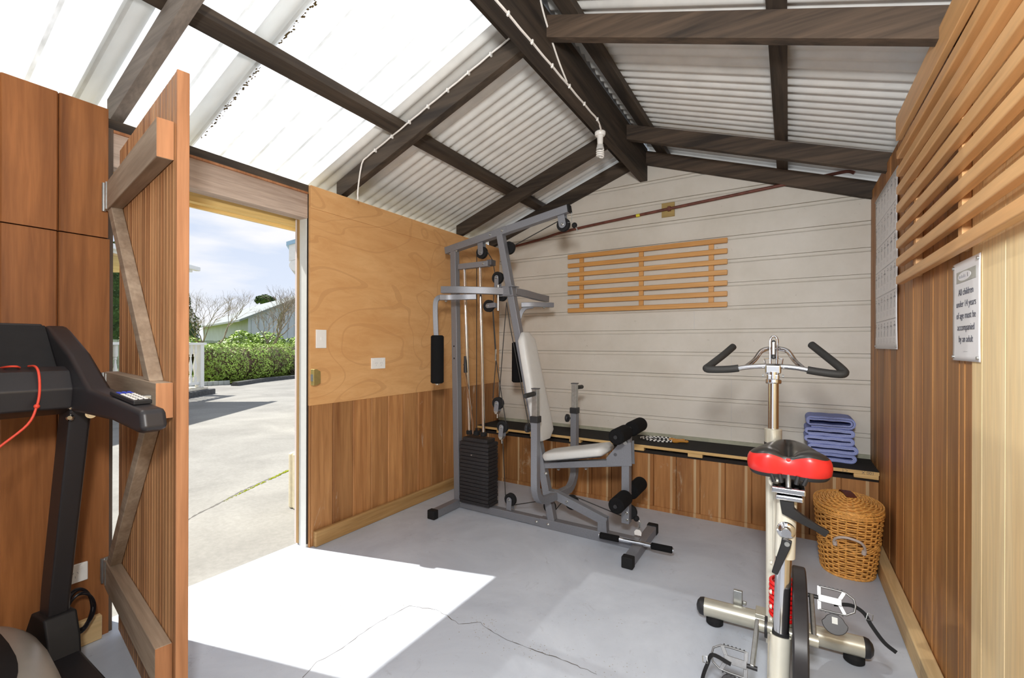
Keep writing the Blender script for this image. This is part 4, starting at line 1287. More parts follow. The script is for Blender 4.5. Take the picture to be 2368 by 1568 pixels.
# frame
B('bottom_rail', MB().sweep([(-0.028, 1.15, 0.085), (-0.03, 1.6, 0.085), (-0.045, 2.12, 0.09)], [(-0.025, -0.035), (0.025, -0.035), (0.025, 0.035), (-0.025, 0.035)]), M['bike_paint'], bevel=0.008)
B('steering_column', MB().tube([(-0.050, 1.985, 0.86), (-0.047, 1.97, 0.45), (-0.045, 1.95, 0.09)], 0.0255, 24), M['bike_paint'])
B('frame_plate', MB().prism([(1.80, 0.74), (1.92, 0.80), (1.985, 0.82), (1.97, 0.10), (1.86, 0.10), (1.88, 0.45), (1.86, 0.62)], 'X', -0.047, -0.031), M['bike_paint'], bevel=0.003)
B('column_collar', MB().cyl((-0.05, 1.987, 0.83), (-0.05, 1.989, 0.885), 0.0295, 24, 0.003), M['bike_champagne'])
B('column_seal', MB().cyl((-0.05, 1.989, 0.822), (-0.05, 1.989, 0.834), 0.0302, 24), M['black_plastic'])
B('handlebar_post', MB().cyl((-0.05, 1.989, 0.88), (-0.050, 2.0, 1.10), 0.0185, 24), M['chrome'])
# seat tube group
B('seat_sleeve', MB().tube([(-0.004, 1.762, 0.715), (-0.010, 1.757, 0.50)], 0.030, 28), M['bike_paint'])
B('chrome_tube', MB().tube([(-0.012, 1.755, 0.505), (-0.02, 1.745, 0.25)], 0.0235, 24), M['chrome'])
B('tube_plug', MB().tube([(-0.02, 1.745, 0.256), (-0.021, 1.745, 0.236)], 0.025, 24), M['black_plastic'])
B('lower_tube', MB().tube([(-0.021, 1.742, 0.24), (-0.026, 1.70, 0.09)], 0.030, 28), M['bike_paint'])
spg = []
for i in range(170):
    t = i / 169
    a_ = 2 * math.pi * 8 * t
    spg.append((-0.016 + 0.035 * math.cos(a_), 1.80 + 0.035 * math.sin(a_), 0.40 - 0.125 * t))
B('coil_spring', MB().tube(spg, 0.0062, 8), M['red_paint'])
B('spring_core', MB().cyl((-0.014, 1.80, 0.25), (-0.012, 1.80, 0.43), 0.017, 16), M['bike_champagne'])
for z_ in (0.46, 0.36, 0.31, 0.265):
    B('frame_bolt', MB().lathe((-0.047, 1.78, z_), (-1, 0, 0), [(0.008, 0), (0.008, 0.003), (0.005, 0.007)], 12), M['bike_paint'])
# clamp levers
B('clamp_boss', MB().lathe((-0.006, 1.735, 0.598), (0.02, -1, 0.05), [(0.024, 0), (0.027, 0.006), (0.027, 0.012), (0.022, 0.018), (0.016, 0.02), (0.014, 0.045)], 24), M['chrome'])
lvp = Vector((-0.003, 1.685, 0.572))
B('clamp_lever', MB().sweep([lvp + Vector((0.0, 0, 0.012)), lvp + Vector((-0.004, 0, -0.01)), lvp + Vector((-0.03, -0.004, -0.09)), lvp + Vector((-0.034, -0.004, -0.104))], [(-0.011, -0.006), (0.011, -0.006), (0.011, 0.006), (-0.011, 0.006)], (0, -1, 0), scales=[1.3, 1.25, 0.85, 0.8]), M['black_plastic'], bevel=0.003)
B('lever_screw', MB().cyl(lvp + Vector((0, -0.004, 0)), lvp + Vector((0, -0.011, 0)), 0.0075, 16), M['zinc'])
B('upper_lever', MB().sweep([(-0.004, 1.722, 0.70), (0.0, 1.722, 0.665), (0.03, 1.722, 0.648), (0.075, 1.735, 0.622), (0.105, 1.742, 0.605)], [(-0.012, -0.007), (0.012, -0.007), (0.012, 0.007), (-0.012, 0.007)], (0, -1, 0), scales=[1.7, 1.7, 1.2, 0.9, 1.0]), M['black_plastic'], bevel=0.003)
B('seat_slider', MB().box(-0.048, 0.048, 1.70, 1.84, 0.722, 0.742).box(-0.036, 0.042, 1.695, 1.83, 0.702, 0.718), M['chrome'], bevel=0.005)
B('slider_slot', MB().box(-0.008, 0.01, 1.699, 1.71, 0.7425, 0.7435), M['black_plastic'])
B('seat_bolt', MB().cyl((0.0, 1.75, 0.74), (0.0, 1.75, 0.785), 0.008, 14), M['zinc'])
sp2 = MB()
for x in (-0.04, -0.02, 0.022, 0.042):
    sp2.tube([(x, 1.74, 0.748), (x * 1.25, 1.742, 0.775)], 0.007, 8)
B('seat_rails', sp2, M['black_plastic'])
B('sleeve_pivot', MB().lathe((-0.035, 1.80, 0.735), (-0.3, -1, 0.1), [(0.016, 0), (0.018, 0.004), (0.018, 0.02), (0.008, 0.024)], 16), M['bike_paint'])
# saddle
def srad(a_):
    """saddle outline: rear wide with two lobes, nose forward; a_ = 0 to the right, 90 = nose"""
    c_, s_ = math.cos(a_), math.sin(a_)
    if s_ >= 0:      # towards the nose
        return Vector((0.118 * c_ * (1 - 0.72 * s_ ** 0.55) + (0.0), 0.225 * s_ ** 0.9, 0))
    lobe = 1.0 - 0.20 * math.exp(-(c_ / 0.28) ** 2)
    return Vector((0.118 * (abs(c_) ** 0.7) * (1 if c_ > 0 else -1), -0.072 * (abs(s_) ** 0.8) * lobe, 0))
SC = Vector((0.0, 1.80, 0.0))
def saddle_layers(levels, a0=0, a1=360, n_=72):
    rows = []
    for sc, zz, cut in levels:
        row = []
        for i in range(n_ + 1):
            a_ = math.radians(a0 + (a1 - a0) * i / n_)
            p = srad(a_) * sc
            hump = 0.012 * math.exp(-((abs(p.x) - 0.062) / 0.035) ** 2) if cut else 0.0
            chan = -0.024 * math.exp(-(p.x / 0.016) ** 2) if cut > 1 else (-0.008 * math.exp(-(p.x / 0.02) ** 2) if cut else 0)
            nose = 0.016 * max(0, p.y) / 0.22 if cut else 0.01 * max(0, p.y) / 0.22
            row.append(SC + Vector((p.x, p.y, zz + (hump + chan) * (1 if cut > 1 else 0.8) + nose)))
        rows.append(row)
    return MB().grid(rows)
B('saddle_base', saddle_layers([(0.72, 0.768, 0), (0.93, 0.762, 0), (0.98, 0.768, 0), (0.99, 0.784, 0)]), M['black_plastic'])
B('saddle_rear', saddle_layers([(0.98, 0.774, 0), (1.035, 0.780, 0), (1.055, 0.80, 0), (1.04, 0.815, 1), (1.0, 0.826, 1), (0.95, 0.831, 1)], 172, 368), M['red_vinyl'], smooth=70)
B('saddle_rear', MB().box(-0.0065, 0.0065, 1.742, 1.762, 0.816, 0.829), M['red_vinyl'], bevel=0.002)
B('saddle_top', saddle_layers([(0.985, 0.784, 0), (1.0, 0.80, 0), (0.995, 0.815, 1), (0.965, 0.83, 1), (0.88, 0.838, 1), (0.72, 0.842, 2), (0.5, 0.842, 2), (0.25, 0.838, 2), (0.02, 0.835, 2)]), M['black_vinyl'], smooth=70)
# cranks, chain case, pedals
B('chain_case', MB().prism([(1.83 + 0.27 * math.cos(math.radians(t)), 0.245 + 0.17 * max(-0.85, math.sin(math.radians(t)))) for t in range(0, 360, 15)], 'X', 0.012, 0.054), M['tread_black'], bevel=0.006)
B('crank_axle', MB().cyl((-0.085, 1.78, 0.235), (0.085, 1.78, 0.235), 0.018, 20), M['bike_champagne'])
B('axle_ring', MB().cyl((-0.068, 1.78, 0.235), (-0.060, 1.78, 0.235), 0.034, 24), M['black_plastic'])
B('crank_arm', MB().beam((-0.09, 1.79, 0.243), (-0.098, 1.645, 0.162), 0.014, 0.026), M['zinc'], bevel=0.004)
B('crank_arm', MB().beam((0.074, 1.77, 0.232), (0.070, 1.915, 0.318), 0.014, 0.026), M['zinc'], bevel=0.004)
def pedal(c_, sg):
    c_ = Vector(c_)
    # platform frame lies in a plane tipped towards the rear; u along the axle, v along the pedal
    u = Vector((1, 0, 0)) * sg
    v = Vector((0, 0.45, 0.89)).normalized()
    nn = u.cross(v).normalized()
    p = bpy.data.objects.new('pedal', None)
    fr = MB()
    ring = [c_ + u * a_ + v * b_ for a_, b_ in ((-0.042, 0.036), (0.0, 0.036), (0.034, 0.034), (0.056, 0.02), (0.06, 0.0), (0.056, -0.02), (0.034, -0.034), (0.0, -0.036), (-0.042, -0.036))]
    fr.tube(ring, 0.0035, 8)
    fr.beam(c_ + u * -0.042 + v * 0.038, c_ + u * -0.042 + v * -0.038, 0.012, 0.005, nn)
    fr.beam(c_ + u * 0.03 + v * 0.034, c_ + u * 0.012 + v * 0.0, 0.012, 0.006, nn)
    fr.beam(c_ + u * 0.03 + v * -0.034, c_ + u * 0.012 + v * 0.0, 0.012, 0.006, nn)
    fr.beam(c_ + u * -0.045, c_ + u * 0.022, 0.022, 0.016, nn)
    o = B('pedal', fr, M['pedal_metal'], bevel=0.001)
    sx_ = B('pedal_axle', MB().cyl(c_ + u * -0.075, c_ + u * 0.02, 0.007, 12), M['black_plastic'])
    sx_.parent = o
    te = MB()
    for b_ in (0.038, -0.038):
        for k in range(6):
            te.beam(c_ + u * (-0.036 + k * 0.012) + v * b_, c_ + u * (-0.036 + k * 0.012) + v * b_ * 1.1, 0.004, 0.006, nn)
    q = B('pedal_teeth', te, M['black_plastic'])
    q.parent = o
    # toe plate hanging below
    pc = c_ + v * -0.068 + nn * 0.012
    poly = []
    for i in range(20):
        t = 2 * math.pi * i / 20
        rr = 0.037 if math.sin(t) < 0.2 else 0.03
        poly.append(pc + u * (rr * math.cos(t)) + v * (rr * 0.95 * math.sin(t)))
    vs = [q_ + nn * 0.003 for q_ in poly] + [q_ - nn * 0.003 for q_ in poly]
    k = 20
    q = B('toe_plate', MB().add(vs, [tuple(range(k)), tuple(reversed(range(k, 2 * k)))] + [(i, i + k, (i + 1) % k + k, (i + 1) % k) for i in range(k)]), M['tread_black'], bevel=0.002)
    q.parent = o
    q = B('toe_plate_window', MB().beam(pc + v * 0.018 + nn * 0.0036, pc + v * -0.002 + nn * 0.0036, 0.016, 0.0006, nn), M['jamb_white'])
    q.parent = o
    # strap
    if sg > 0:
        sp = [c_ + u * 0.0 + v * -0.01 - nn * 0.012, c_ + u * 0.05 - nn * 0.014, c_ + u * 0.082 + v * -0.014 - nn * 0.004, c_ + u * 0.10 + v * -0.045, c_ + u * 0.13 + v * -0.085, c_ + u * 0.16 + v * -0.105]
    else:
        sp = [c_ + u * 0.0 + v * -0.01 - nn * 0.012, c_ + u * 0.055 - nn * 0.012, c_ + u * 0.07 + v * -0.03, c_ + u * 0.082 + v * -0.07, c_ + u * 0.086 + v * -0.115]
    q = B('pedal_strap', MB().sweep(smooth_path(sp, 5), [(-0.006, -0.0011), (0.006, -0.0011), (0.006, 0.0011), (-0.006, 0.0011)], tuple(nn)), M['black_rubber'])
    q.parent = o
    bp_ = c_ + u * (0.086 if sg > 0 else 0.068) + v * (-0.022)
    q = B('strap_buckle', MB().tube([bp_ + u * 0.006 + v * 0.011, bp_ + u * 0.02 + v * 0.008, bp_ + u * 0.017 + v * -0.009, bp_ + u * 0.001 + v * -0.009], 0.0018, 6, True), M['zinc'])
    q.parent = o
pedal((-0.158, 1.645, 0.165), -1)
pedal((0.135, 1.915, 0.318), 1)
# handlebar
HB = [(-0.205, 2.17, 1.196), (-0.235, 2.11, 1.162), (-0.28, 2.045, 1.118), (-0.292, 2.022, 1.105), (-0.27, 2.012, 1.102), (-0.2, 2.008, 1.106), (-0.125, 2.008, 1.118), (-0.05, 2.008, 1.122), (0.02, 2.008, 1.118), (0.085, 2.008, 1.106), (0.15, 2.012, 1.098), (0.172, 2.022, 1.102), (0.162, 2.045, 1.12), (0.115, 2.12, 1.168), (0.078, 2.18, 1.205)]
hp = smooth_path(HB, 5)
B('handlebar', MB().tube(hp, 0.0095, 14), M['chrome'])
B('rubber_grip', MB().tube(hp[0:28], 0.0145, 14), M['grip'])
B('rubber_grip', MB().tube(hp[43:], 0.0145, 14), M['grip'])
B('inner_grip_bar', MB().tube(smooth_path([(-0.145, 2.018, 1.116), (-0.118, 2.06, 1.142), (-0.095, 2.09, 1.178), (-0.07, 2.10, 1.188), (-0.05, 2.10, 1.188), (-0.028, 2.10, 1.188), (-0.003, 2.09, 1.178), (0.02, 2.06, 1.142), (0.045, 2.018, 1.116)], 5), 0.009, 12), M['chrome'])
B('bar_loop', MB().tube(smooth_path([(-0.061, 2.03, 1.118), (-0.062, 2.06, 1.18), (-0.062, 2.075, 1.225), (-0.0505, 2.08, 1.238), (-0.039, 2.075, 1.225), (-0.039, 2.06, 1.18), (-0.04, 2.03, 1.118)], 5), 0.0045, 10), M['chrome'])
B('bottle_wire', MB().tube([(-0.078, 2.03, 1.12), (-0.082, 2.05, 1.148), (-0.06, 2.055, 1.153), (-0.04, 2.055, 1.153), (-0.02, 2.05, 1.148), (-0.024, 2.03, 1.12)], 0.003, 8), M['chrome'])
B('tension_knob', MB().box(-0.0575, -0.0435, 2.035, 2.05, 1.148, 1.222), M['black_plastic'], bevel=0.005)
B('tension_lever', MB().box(-0.0555, -0.0455, 2.022, 2.034, 1.165, 1.215), M['chrome'], bevel=0.002)
B('bar_clamp', MB().box(-0.078, -0.024, 1.985, 2.04, 1.092, 1.128).box(-0.072, -0.03, 1.982, 2.03, 1.068, 1.094), M['chrome'], bevel=0.007)
B('clamp_lower', MB().cyl((-0.05, 1.998, 1.055), (-0.05, 2.0, 1.072), 0.027, 24, 0.003), M['chrome'])
for s_ in (-1, 1):
    B('clamp_screw', MB().cyl((-0.051 + s_ * 0.03, 1.99, 1.085), (-0.051 + s_ * 0.036, 1.99, 1.085), 0.006, 10), M['zinc'])

# ------------------------------------------------------------------ treadmill
tm = thing('treadmill', 'black treadmill with a silver motor hood beside the open door', 'treadmill', (-1.9, 0.15, 0))
def T(name, mb, mat, **k):
    return build(name, mb, mat, tm, **k)
T('side_rail', MB().prism([(-2.2, 0.0), (-2.2, 0.10), (-2.12, 0.15), (-1.6, 0.135), (-0.85, 0.10), (-0.85, 0.0)], 'Y', 0.475, 0.555), M['tread_black'], bevel=0.012)
T('side_rail', MB().prism([(-2.2, 0.0), (-2.2, 0.10), (-2.12, 0.15), (-1.6, 0.135), (-0.85, 0.10), (-0.85, 0.0)], 'Y', -0.245, -0.165), M['tread_black'], bevel=0.012)
T('running_belt', MB().box(-1.85, -0.87, -0.165, 0.475, 0.05, 0.095), M['black_rubber'], bevel=0.01)
def upright(y0):
    T('upright_post', MB().sweep([(-2.20, y0, 0.20), (-2.175, y0, 0.34), (-1.965, y0, 1.05)], [(-0.028, -0.05), (0.022, -0.05), (0.03, -0.03), (0.03, 0.03), (0.022, 0.05), (-0.028, 0.05)], (1, 0, 0.3)), M['tread_black'], bevel=0.006)
    T('post_bracket', MB().prism([(-2.33, 0.0), (-2.33, 0.17), (-2.26, 0.255), (-2.12, 0.275), (-2.08, 0.20), (-2.05, 0.0)], 'Y', y0 - 0.045, y0 + 0.04), M['tread_dark'], bevel=0.008)
upright(0.515)
upright(-0.205)
# motor hood: loft of rounded outlines
def hood_outline(f, z, sh):
    """rounded outline between the rails; f = scale"""
    pts_ = []
    x0, x1 = -2.27, -1.60
    cy, hw = 0.155, 0.29
    for i in range(48):
        t = 2 * math.pi * i / 48
        c_, s_ = math.cos(t), math.sin(t)
        e_ = 0.55
        X = (x0 + x1) / 2 + sh + (x1 - x0) / 2 * f * (abs(c_) ** e_) * (1 if c_ >= 0 else -1)
        Y = cy + hw * f * (abs(s_) ** e_) * (1 if s_ >= 0 else -1)
        pts_.append((X, Y, z - 0.06 * max(0, (X + 1.95)) / 0.3 * (z > 0.1)))
    return pts_
rows = []
for f, z, sh in ((1.03, 0.03, 0), (1.04, 0.14, 0), (1.02, 0.22, 0), (0.98, 0.262, -0.005), (0.91, 0.282, -0.01), (0.80, 0.292, -0.02), (0.5, 0.30, -0.02), (0.02, 0.303, -0.02)):
    r_ = hood_outline(f, z, sh)
    rows.append(r_ + [r_[0]])
T('motor_hood', MB().grid(rows), M['tread_silver'], smooth=60)
rows = []
for f, z, sh in ((0.74, 0.292, -0.06), (0.74, 0.2995, -0.06), (0.70, 0.302, -0.06), (0.4, 0.306, -0.06), (0.02, 0.308, -0.06)):
    r_ = hood_outline(f, z, sh)
    rows.append(r_ + [r_[0]])
T('hood_insert', MB().grid(rows), M['tread_dark'], smooth=60)
# console: side wing + handle arm, lower band, tray
wing = [(-2.255, 1.225), (-2.235, 1.262), (-2.19, 1.262), (-2.145, 1.247), (-1.96, 1.170), (-1.785, 1.066), (-1.645, 1.054), (-1.41, 1.03), (-1.395, 0.978), (-1.43, 0.968), (-1.60, 0.985), (-1.83, 0.985), (-2.02, 0.985), (-2.16, 1.08)]
T('handle_arm', MB().prism(wing, 'Y', 0.487, 0.547), M['tread_black'], bevel=0.014)
wing2 = [(x, z) for x, z in wing]
T('handle_arm', MB().prism(wing2, 'Y', -0.235, -0.145), M['tread_black'], bevel=0.014)
T('console_band', MB().prism([(-2.06, 0.985), (-1.985, 0.975), (-1.915, 1.0), (-1.90, 1.06), (-1.93, 1.115), (-1.98, 1.128), (-2.08, 1.12)], 'Y', -0.15, 0.49), M['tread_black'], bevel=0.006)
T('tray_back', MB().prism([(-2.08, 1.12), (-2.05, 1.12), (-2.18, 1.262), (-2.24, 1.262)], 'Y', -0.15, 0.487), M['tread_dark'], bevel=0.003)
T('tray_rim', MB().box(-2.255, -2.21, -0.15, 0.487, 1.25, 1.268), M['tread_black'], bevel=0.005)
T('console_pod', MB().prism([(-2.0, 0.95), (-1.93, 0.97), (-1.86, 1.12), (-1.93, 1.28), (-2.0, 1.33), (-2.12, 1.33), (-2.14, 1.1)], 'Y', -0.05, 0.325), M['tread_black'], bevel=0.03)
T('display', MB().prism([(-1.895, 1.05), (-1.868, 1.115), (-1.915, 1.255), (-1.945, 1.29), (-1.95, 1.28), (-1.92, 1.05)], 'Y', -0.035, 0.308), M['screen'], bevel=0.01)
for p, dr_ in (((-1.928, 0.545 - 0.03, 0.985), None),):
    pass
for x, y, z in ((-1.925, 0.487, 1.003), (-1.925, 0.487, 0.968)):
    T('post_screw', MB().lathe((x - 0.002, y, z), (0.9, -0.4, 0), [(0.010, 0), (0.010, 0.004), (0.006, 0.008)], 14), M['chrome'])
T('post_screw', MB().lathe((-1.912, 0.532, 0.975), (0.95, -0.2, 0), [(0.014, 0), (0.014, 0.003), (0.008, 0.003), (0.007, 0.007)], 18), M['chrome'])
cd_ = thing('safety_cord', 'bright red safety cord hanging from the treadmill console', 'cord', (-1.9, 0.41, 0.95))
cp = [(-1.975, 0.405, 1.131), (-1.93, 0.41, 1.131), (-1.905, 0.412, 1.11), (-1.897, 0.412, 1.06), (-1.892, 0.405, 1.015), (-1.885, 0.385, 0.965), (-1.885, 0.33, 0.91), (-1.88, 0.28, 0.86)]
build('cord_line', MB().tube(smooth_path(cp, 5), 0.0032, 8), M['red_cord'], cd_)
build('cord_knot', MB().ball((-1.892, 0.405, 1.015), 0.007), M['red_cord'], cd_)
build('cord_loop', MB().tube(smooth_path([(-1.985, 0.35, 1.128), (-1.96, 0.36, 1.132), (-1.955, 0.375, 1.132), (-1.97, 0.385, 1.128)], 4), 0.003, 8), M['red_cord'], cd_)
# remote control
rm = thing('remote_control', 'slim black remote with white and blue buttons on the treadmill arm', 'remote', (-1.58, 0.50, 1.055))
RA = Vector((-1.64, 0.517, 1.0605)); RB = Vector((-1.475, 0.517, 1.0435))
rdir = (RB - RA).normalized(); rup = Vector((0.1, 0, 1)).normalized(); rs = rdir.cross(rup).normalized()
build('case', MB().beam(RA, RB, 0.042, 0.012, rup), M['black_plastic'], rm, bevel=0.003)
bt = MB(); bt2 = MB()
for i in range(8):
    for j in (-1, 0, 1):
        p = RA + rdir * (0.03 + i * 0.016) + rs * j * 0.012 + rup * 0.0065
        (bt2 if i < 2 else bt).beam(p, p + rdir * 0.009, 0.008, 0.0022, rup)
build('keys', bt, M['white_plastic'], rm)
build('blue_keys', bt2, M['blue_button'], rm)
# coiled power lead by the post
pl_ = []
for i in range(140):
    t = i / 139
    a_ = 2 * math.pi * 3.5 * t
    pl_.append((-2.335 + 0.02 * t + 0.012 * math.cos(a_ * 1.3), 0.612 + 0.04 * math.cos(a_) + 0.004 * t, 0.17 + 0.085 * math.sin(a_) * (1 - 0.2 * t)))
pw = build('power_lead', MB().tube(pl_, 0.0045, 7), M['lead_black'])
tag(pw, 'coiled black power lead hanging behind the treadmill post', 'power lead')

# ------------------------------------------------------------------ towels
towels = [(0.474, 0.056, 0.0, 0.012, 'lowest'), (0.530, 0.052, 0.006, -0.006, 'second from the bottom'), (0.582, 0.05, -0.012, -0.004, 'middle'), (0.632, 0.05, -0.01, 0.0, 'second from the top'), (0.682, 0.072, -0.006, 0.006, 'topmost, its hem folded outward')]
def towel(z0, h, dx, dy, seed):
    """spiral folded cloth seen from its folded edge; section in XZ swept along Y"""
    t = thing('folded_towel', '', 'towel', (0.225 + dx, 3.53 + dy, z0), 'folded blue towels on the bench')
    cx = 0.226 + dx
    hw = 0.128
    th = 0.0095
    rnd = random.Random(seed)
    secs = []
    nl = 4
    # centre line of the folded sheet as a flat spiral
    path = []
    top, bot, l, r = z0 + h - th / 2, z0 + th / 2, cx - hw, cx + hw
    step = (h - th) / 4.6
    while top - bot > step * 0.9:
        rr = (top - bot) / 2
        for i in range(9):
            x = l + rr + (r - l - 2 * rr) * i / 8
            path.append((x, bot + 0.0012 * math.sin(i * 1.3 + seed)))
        for i in range(1, 7):
            a_ = -math.pi / 2 + math.pi * i / 7
            path.append((r - rr + rr * math.cos(a_), (top + bot) / 2 + rr * math.sin(a_)))
        for i in range(9):
            x = r - rr - (r - l - 2 * rr) * i / 8
            path.append((x, top + 0.0012 * math.sin(i * 1.7 + seed)))
        nb = bot + step
        rr2 = (top - nb) / 2
        for i in range(1, 7):
            a_ = math.pi / 2 + math.pi * i / 7
            path.append((l + rr + rr2 * math.cos(a_), (top + nb) / 2 + rr2 * math.sin(a_)))
        bot, top, r, l = nb, top - step, r - step, l + step * 0.6
    # build a ribbon with thickness
    P2 = [Vector((p[0], p[1])) for p in path]
    A, Bq = [], []
    for i, p in enumerate(P2):
        d = (P2[min(i + 1, len(P2) - 1)] - P2[max(i - 1, 0)]).normalized()
        nn = Vector((-d.y, d.x)) * th * 0.47
        A.append(p + nn); Bq.append(p - nn)
    y0, y1 = 3.455 + dy, 3.655 + dy
    ysteps = [y0, y0 + 0.006, y0 + 0.05, y1 - 0.02, y1]
    def lay(S, off):
        out = []
        for k_, y in enumerate(ysteps):
            out.append([(q.x, y + rnd.uniform(-0.0008, 0.0008), q.y) for q in S])
        return out
    mb = MB()
    mb.grid(lay(A, 0)); mb.grid(lay(Bq, 0))
    # end faces
    mb.grid([[(q.x, y0, q.y) for q in A], [(q.x, y0 - 0.002, q.y * 0.5 + A[i].y * 0 + Bq[i].y * 0.5) if False else ((A[i].x + Bq[i].x) / 2, y0 - 0.003, (A[i].y + Bq[i].y) / 2) for i, q in enumerate(A)], [(q.x, y0, q.y) for q in Bq]])
    mb.grid([[(q.x, y1, q.y) for q in A], [(q.x, y1, q.y) for q in Bq]])
    o = build('folded_cloth', mb, M['towel'], t, smooth=80)
    # lighter selvedge along the folded edge
    hem = MB().tube([(q.x, y0 - 0.001, q.y) for q in A[::1]], 0.0022, 5)
    build('hem', hem, M['towel_edge'], t, smooth=80)
    return t
for i, (z0, h, dx, dy, s_) in enumerate(towels):
    t = towel(z0, h, dx, dy, i + 1)
    t['label'] = 'folded blue bath towel on the bench, %s of its stack' % s_

# ------------------------------------------------------------------ skipping rope
sr = thing('skipping_rope', 'coiled black and white beaded skipping rope with brown handles on the bench', 'skipping rope', (-0.85, 3.54, 0.4735))
rp_ = []
def loopz(t): return 0.4735 + 0.0055
pts_ = []
for i in range(150):
    t = i / 149
    a_ = math.radians(20) + 2 * math.pi * 2.45 * t
    ax_, ay_ = 0.125 + 0.012 * math.sin(5 * t * 3), 0.052 + 0.012 * math.cos(7 * t * 3)
    cx, cy = -0.845 + 0.01 * math.sin(9 * t), 3.545 + 0.008 * math.cos(8 * t)
    ro = math.radians(8)
    x, y = ax_ * math.cos(a_), ay_ * math.sin(a_)
    pts_.append(Vector((cx + x * math.cos(ro) - y * math.sin(ro), cy + x * math.sin(ro) + y * math.cos(ro), 0.479 + 0.0035 * math.floor(t * 2.45) + 0.0)))
# beads: alternate white and black lengths
L_ = [0]
for i in range(1, len(pts_)):
    L_.append(L_[-1] + (pts_[i] - pts_[i - 1]).length)
def at_len(s_):
    for i in range(1, len(L_)):
        if L_[i] >= s_:
            f_ = (s_ - L_[i - 1]) / (L_[i] - L_[i - 1])
            return pts_[i - 1].lerp(pts_[i], f_)
    return pts_[-1]
wbm, bbm = MB(), MB()
s_ = 0.0
k = 0
while s_ < L_[-1] - 0.02:
    bl_ = 0.015
    (wbm if k % 2 else bbm).tube([at_len(s_), at_len(s_ + bl_ * 0.5), at_len(s_ + bl_)], 0.0052 if k % 2 else 0.0046, 8)
    s_ += bl_
    k += 1
build('white_beads', wbm, M['white_plastic'], sr, stuff=True)
build('black_beads', bbm, M['black_plastic'], sr, stuff=True)
for p0, p1 in (((-0.74, 3.50, 0.487), (-0.63, 3.545, 0.487)), ((-0.775, 3.545, 0.487), (-0.655, 3.575, 0.489))):
    p0, p1 = Vector(p0), Vector(p1)
    build('wooden_handle', MB().lathe(p0, p1 - p0, [(0.006, 0), (0.013, 0.008), (0.0135, 0.03), (0.008, 0.055), (0.008, 0.09), (0.0105, 0.105), (0.006, 0.115)], 16), M['handle_wood'], sr)

# ------------------------------------------------------------------ wicker basket
wk = thing('wicker_basket', 'lidded oval wicker hamper with rope handle by the right wall', 'basket', (0.272, 3.03, 0))
def bell(t):
    """t 0 floor .. 1 rim : centre y, half x, half y"""
    s_ = t ** 0.8
    return (0.272, 3.045 - 0.03 * t, 0.113 + 0.032 * s_, 0.155 + 0.052 * s_)
HB_ = 0.345
def opt(t, a_, push=0.0):
    cx, cy, rx, ry = bell(t)
    e_ = 0.82
    c_, s2 = math.cos(a_), math.sin(a_)
    return Vector((cx + (rx + push) * (abs(c_) ** e_) * (1 if c_ > 0 else -1), cy + (ry + push) * (abs(s2) ** e_) * (1 if s2 > 0 else -1), t * HB_))
def ring(t, amp, ph, r, seg=108, nst=27, mb=None, flat_=1.0, n_=6, band=None):
    path = [opt(t, 2 * math.pi * i / seg, amp * math.cos(nst * math.pi * i / seg * 1.0 * 2 / 2 + ph)) for i in range(seg)]
    return mb.sweep(path, [(r * math.cos(2 * math.pi * k / n_), r * flat_ * math.sin(2 * math.pi * k / n_)) for k in range(n_)], (0, 0, 1), closed=True)
body = MB()
NR = 26
nst = 28
for j in range(NR):
    t = 0.02 + 0.95 * j / (NR - 1)
    if 0.46 < t < 0.56:
        continue
    ring(t, 0.0055, math.pi * (j % 2), 0.0042, 112, nst, body, 1.15)
build('woven_body', body, M['wicker'], wk, smooth=80)
band = MB()
for k in range(5):
    t = 0.47 + 0.022 * k
    path = [opt(t + 0.012 * math.sin(14 * 2 * math.pi * i / 160 + k * 1.3), 2 * math.pi * i / 160, 0.004 + 0.002 * math.cos(14 * 2 * math.pi * i / 160 + k * 1.3)) for i in range(160)]
    band.sweep(path, [(0.0034 * math.cos(2 * math.pi * q / 6), 0.0034 * math.sin(2 * math.pi * q / 6)) for q in range(6)], closed=True)
for tb in (0.0, 0.965, 1.0):
    for k in range(3):
        path = [opt(min(1.0, max(0.01, tb)) , 2 * math.pi * i / 160, 0.004 + 0.003 * math.sin(20 * 2 * math.pi * i / 160 + k * 2.1)) + Vector((0, 0, 0.004 * math.cos(20 * 2 * math.pi * i / 160 + k * 2.1) + 0.003)) for i in range(160)]
        band.sweep(path, [(0.0036 * math.cos(2 * math.pi * q / 6), 0.0036 * math.sin(2 * math.pi * q / 6)) for q in range(6)], closed=True)
build('twisted_bands', band, M['wicker'], wk, smooth=80)
inn = []
for j in range(9):
    t = j / 8
    inn.append([opt(t * 0.99 + 0.005, 2 * math.pi * i / 48, -0.004) for i in range(49)])
build('inner_lining', MB().grid(inn), M['wicker_dark'], wk, smooth=80)
stk = MB()
for i in range(nst):
    a_ = 2 * math.pi * (i + 0.5) / nst
    stk.tube([opt(0.01 + 0.98 * q / 6, a_, 0.0) for q in range(7)], 0.0042, 6)
build('stakes', stk, M['wicker'], wk, smooth=80)
lid = bpy.data.objects.new('lid', None)
lidm = MB()
cx, cy, rx, ry = bell(1.0)
def lidp(f, a_):
    return Vector((cx + (rx + 0.006) * f * math.cos(a_), cy + (ry + 0.006) * f * math.sin(a_), HB_ + 0.012 + 0.038 * (1 - f * f) + 0.004))
TR = 15
path = []
for i in range(TR * 60):
    f = 0.04 + 0.95 * i / (TR * 60)
    a_ = 2 * math.pi * i / 60
    p = lidp(f, a_)
    p.z += 0.003 * math.cos(12 * a_ + math.pi * (i // 60))
    path.append(p)
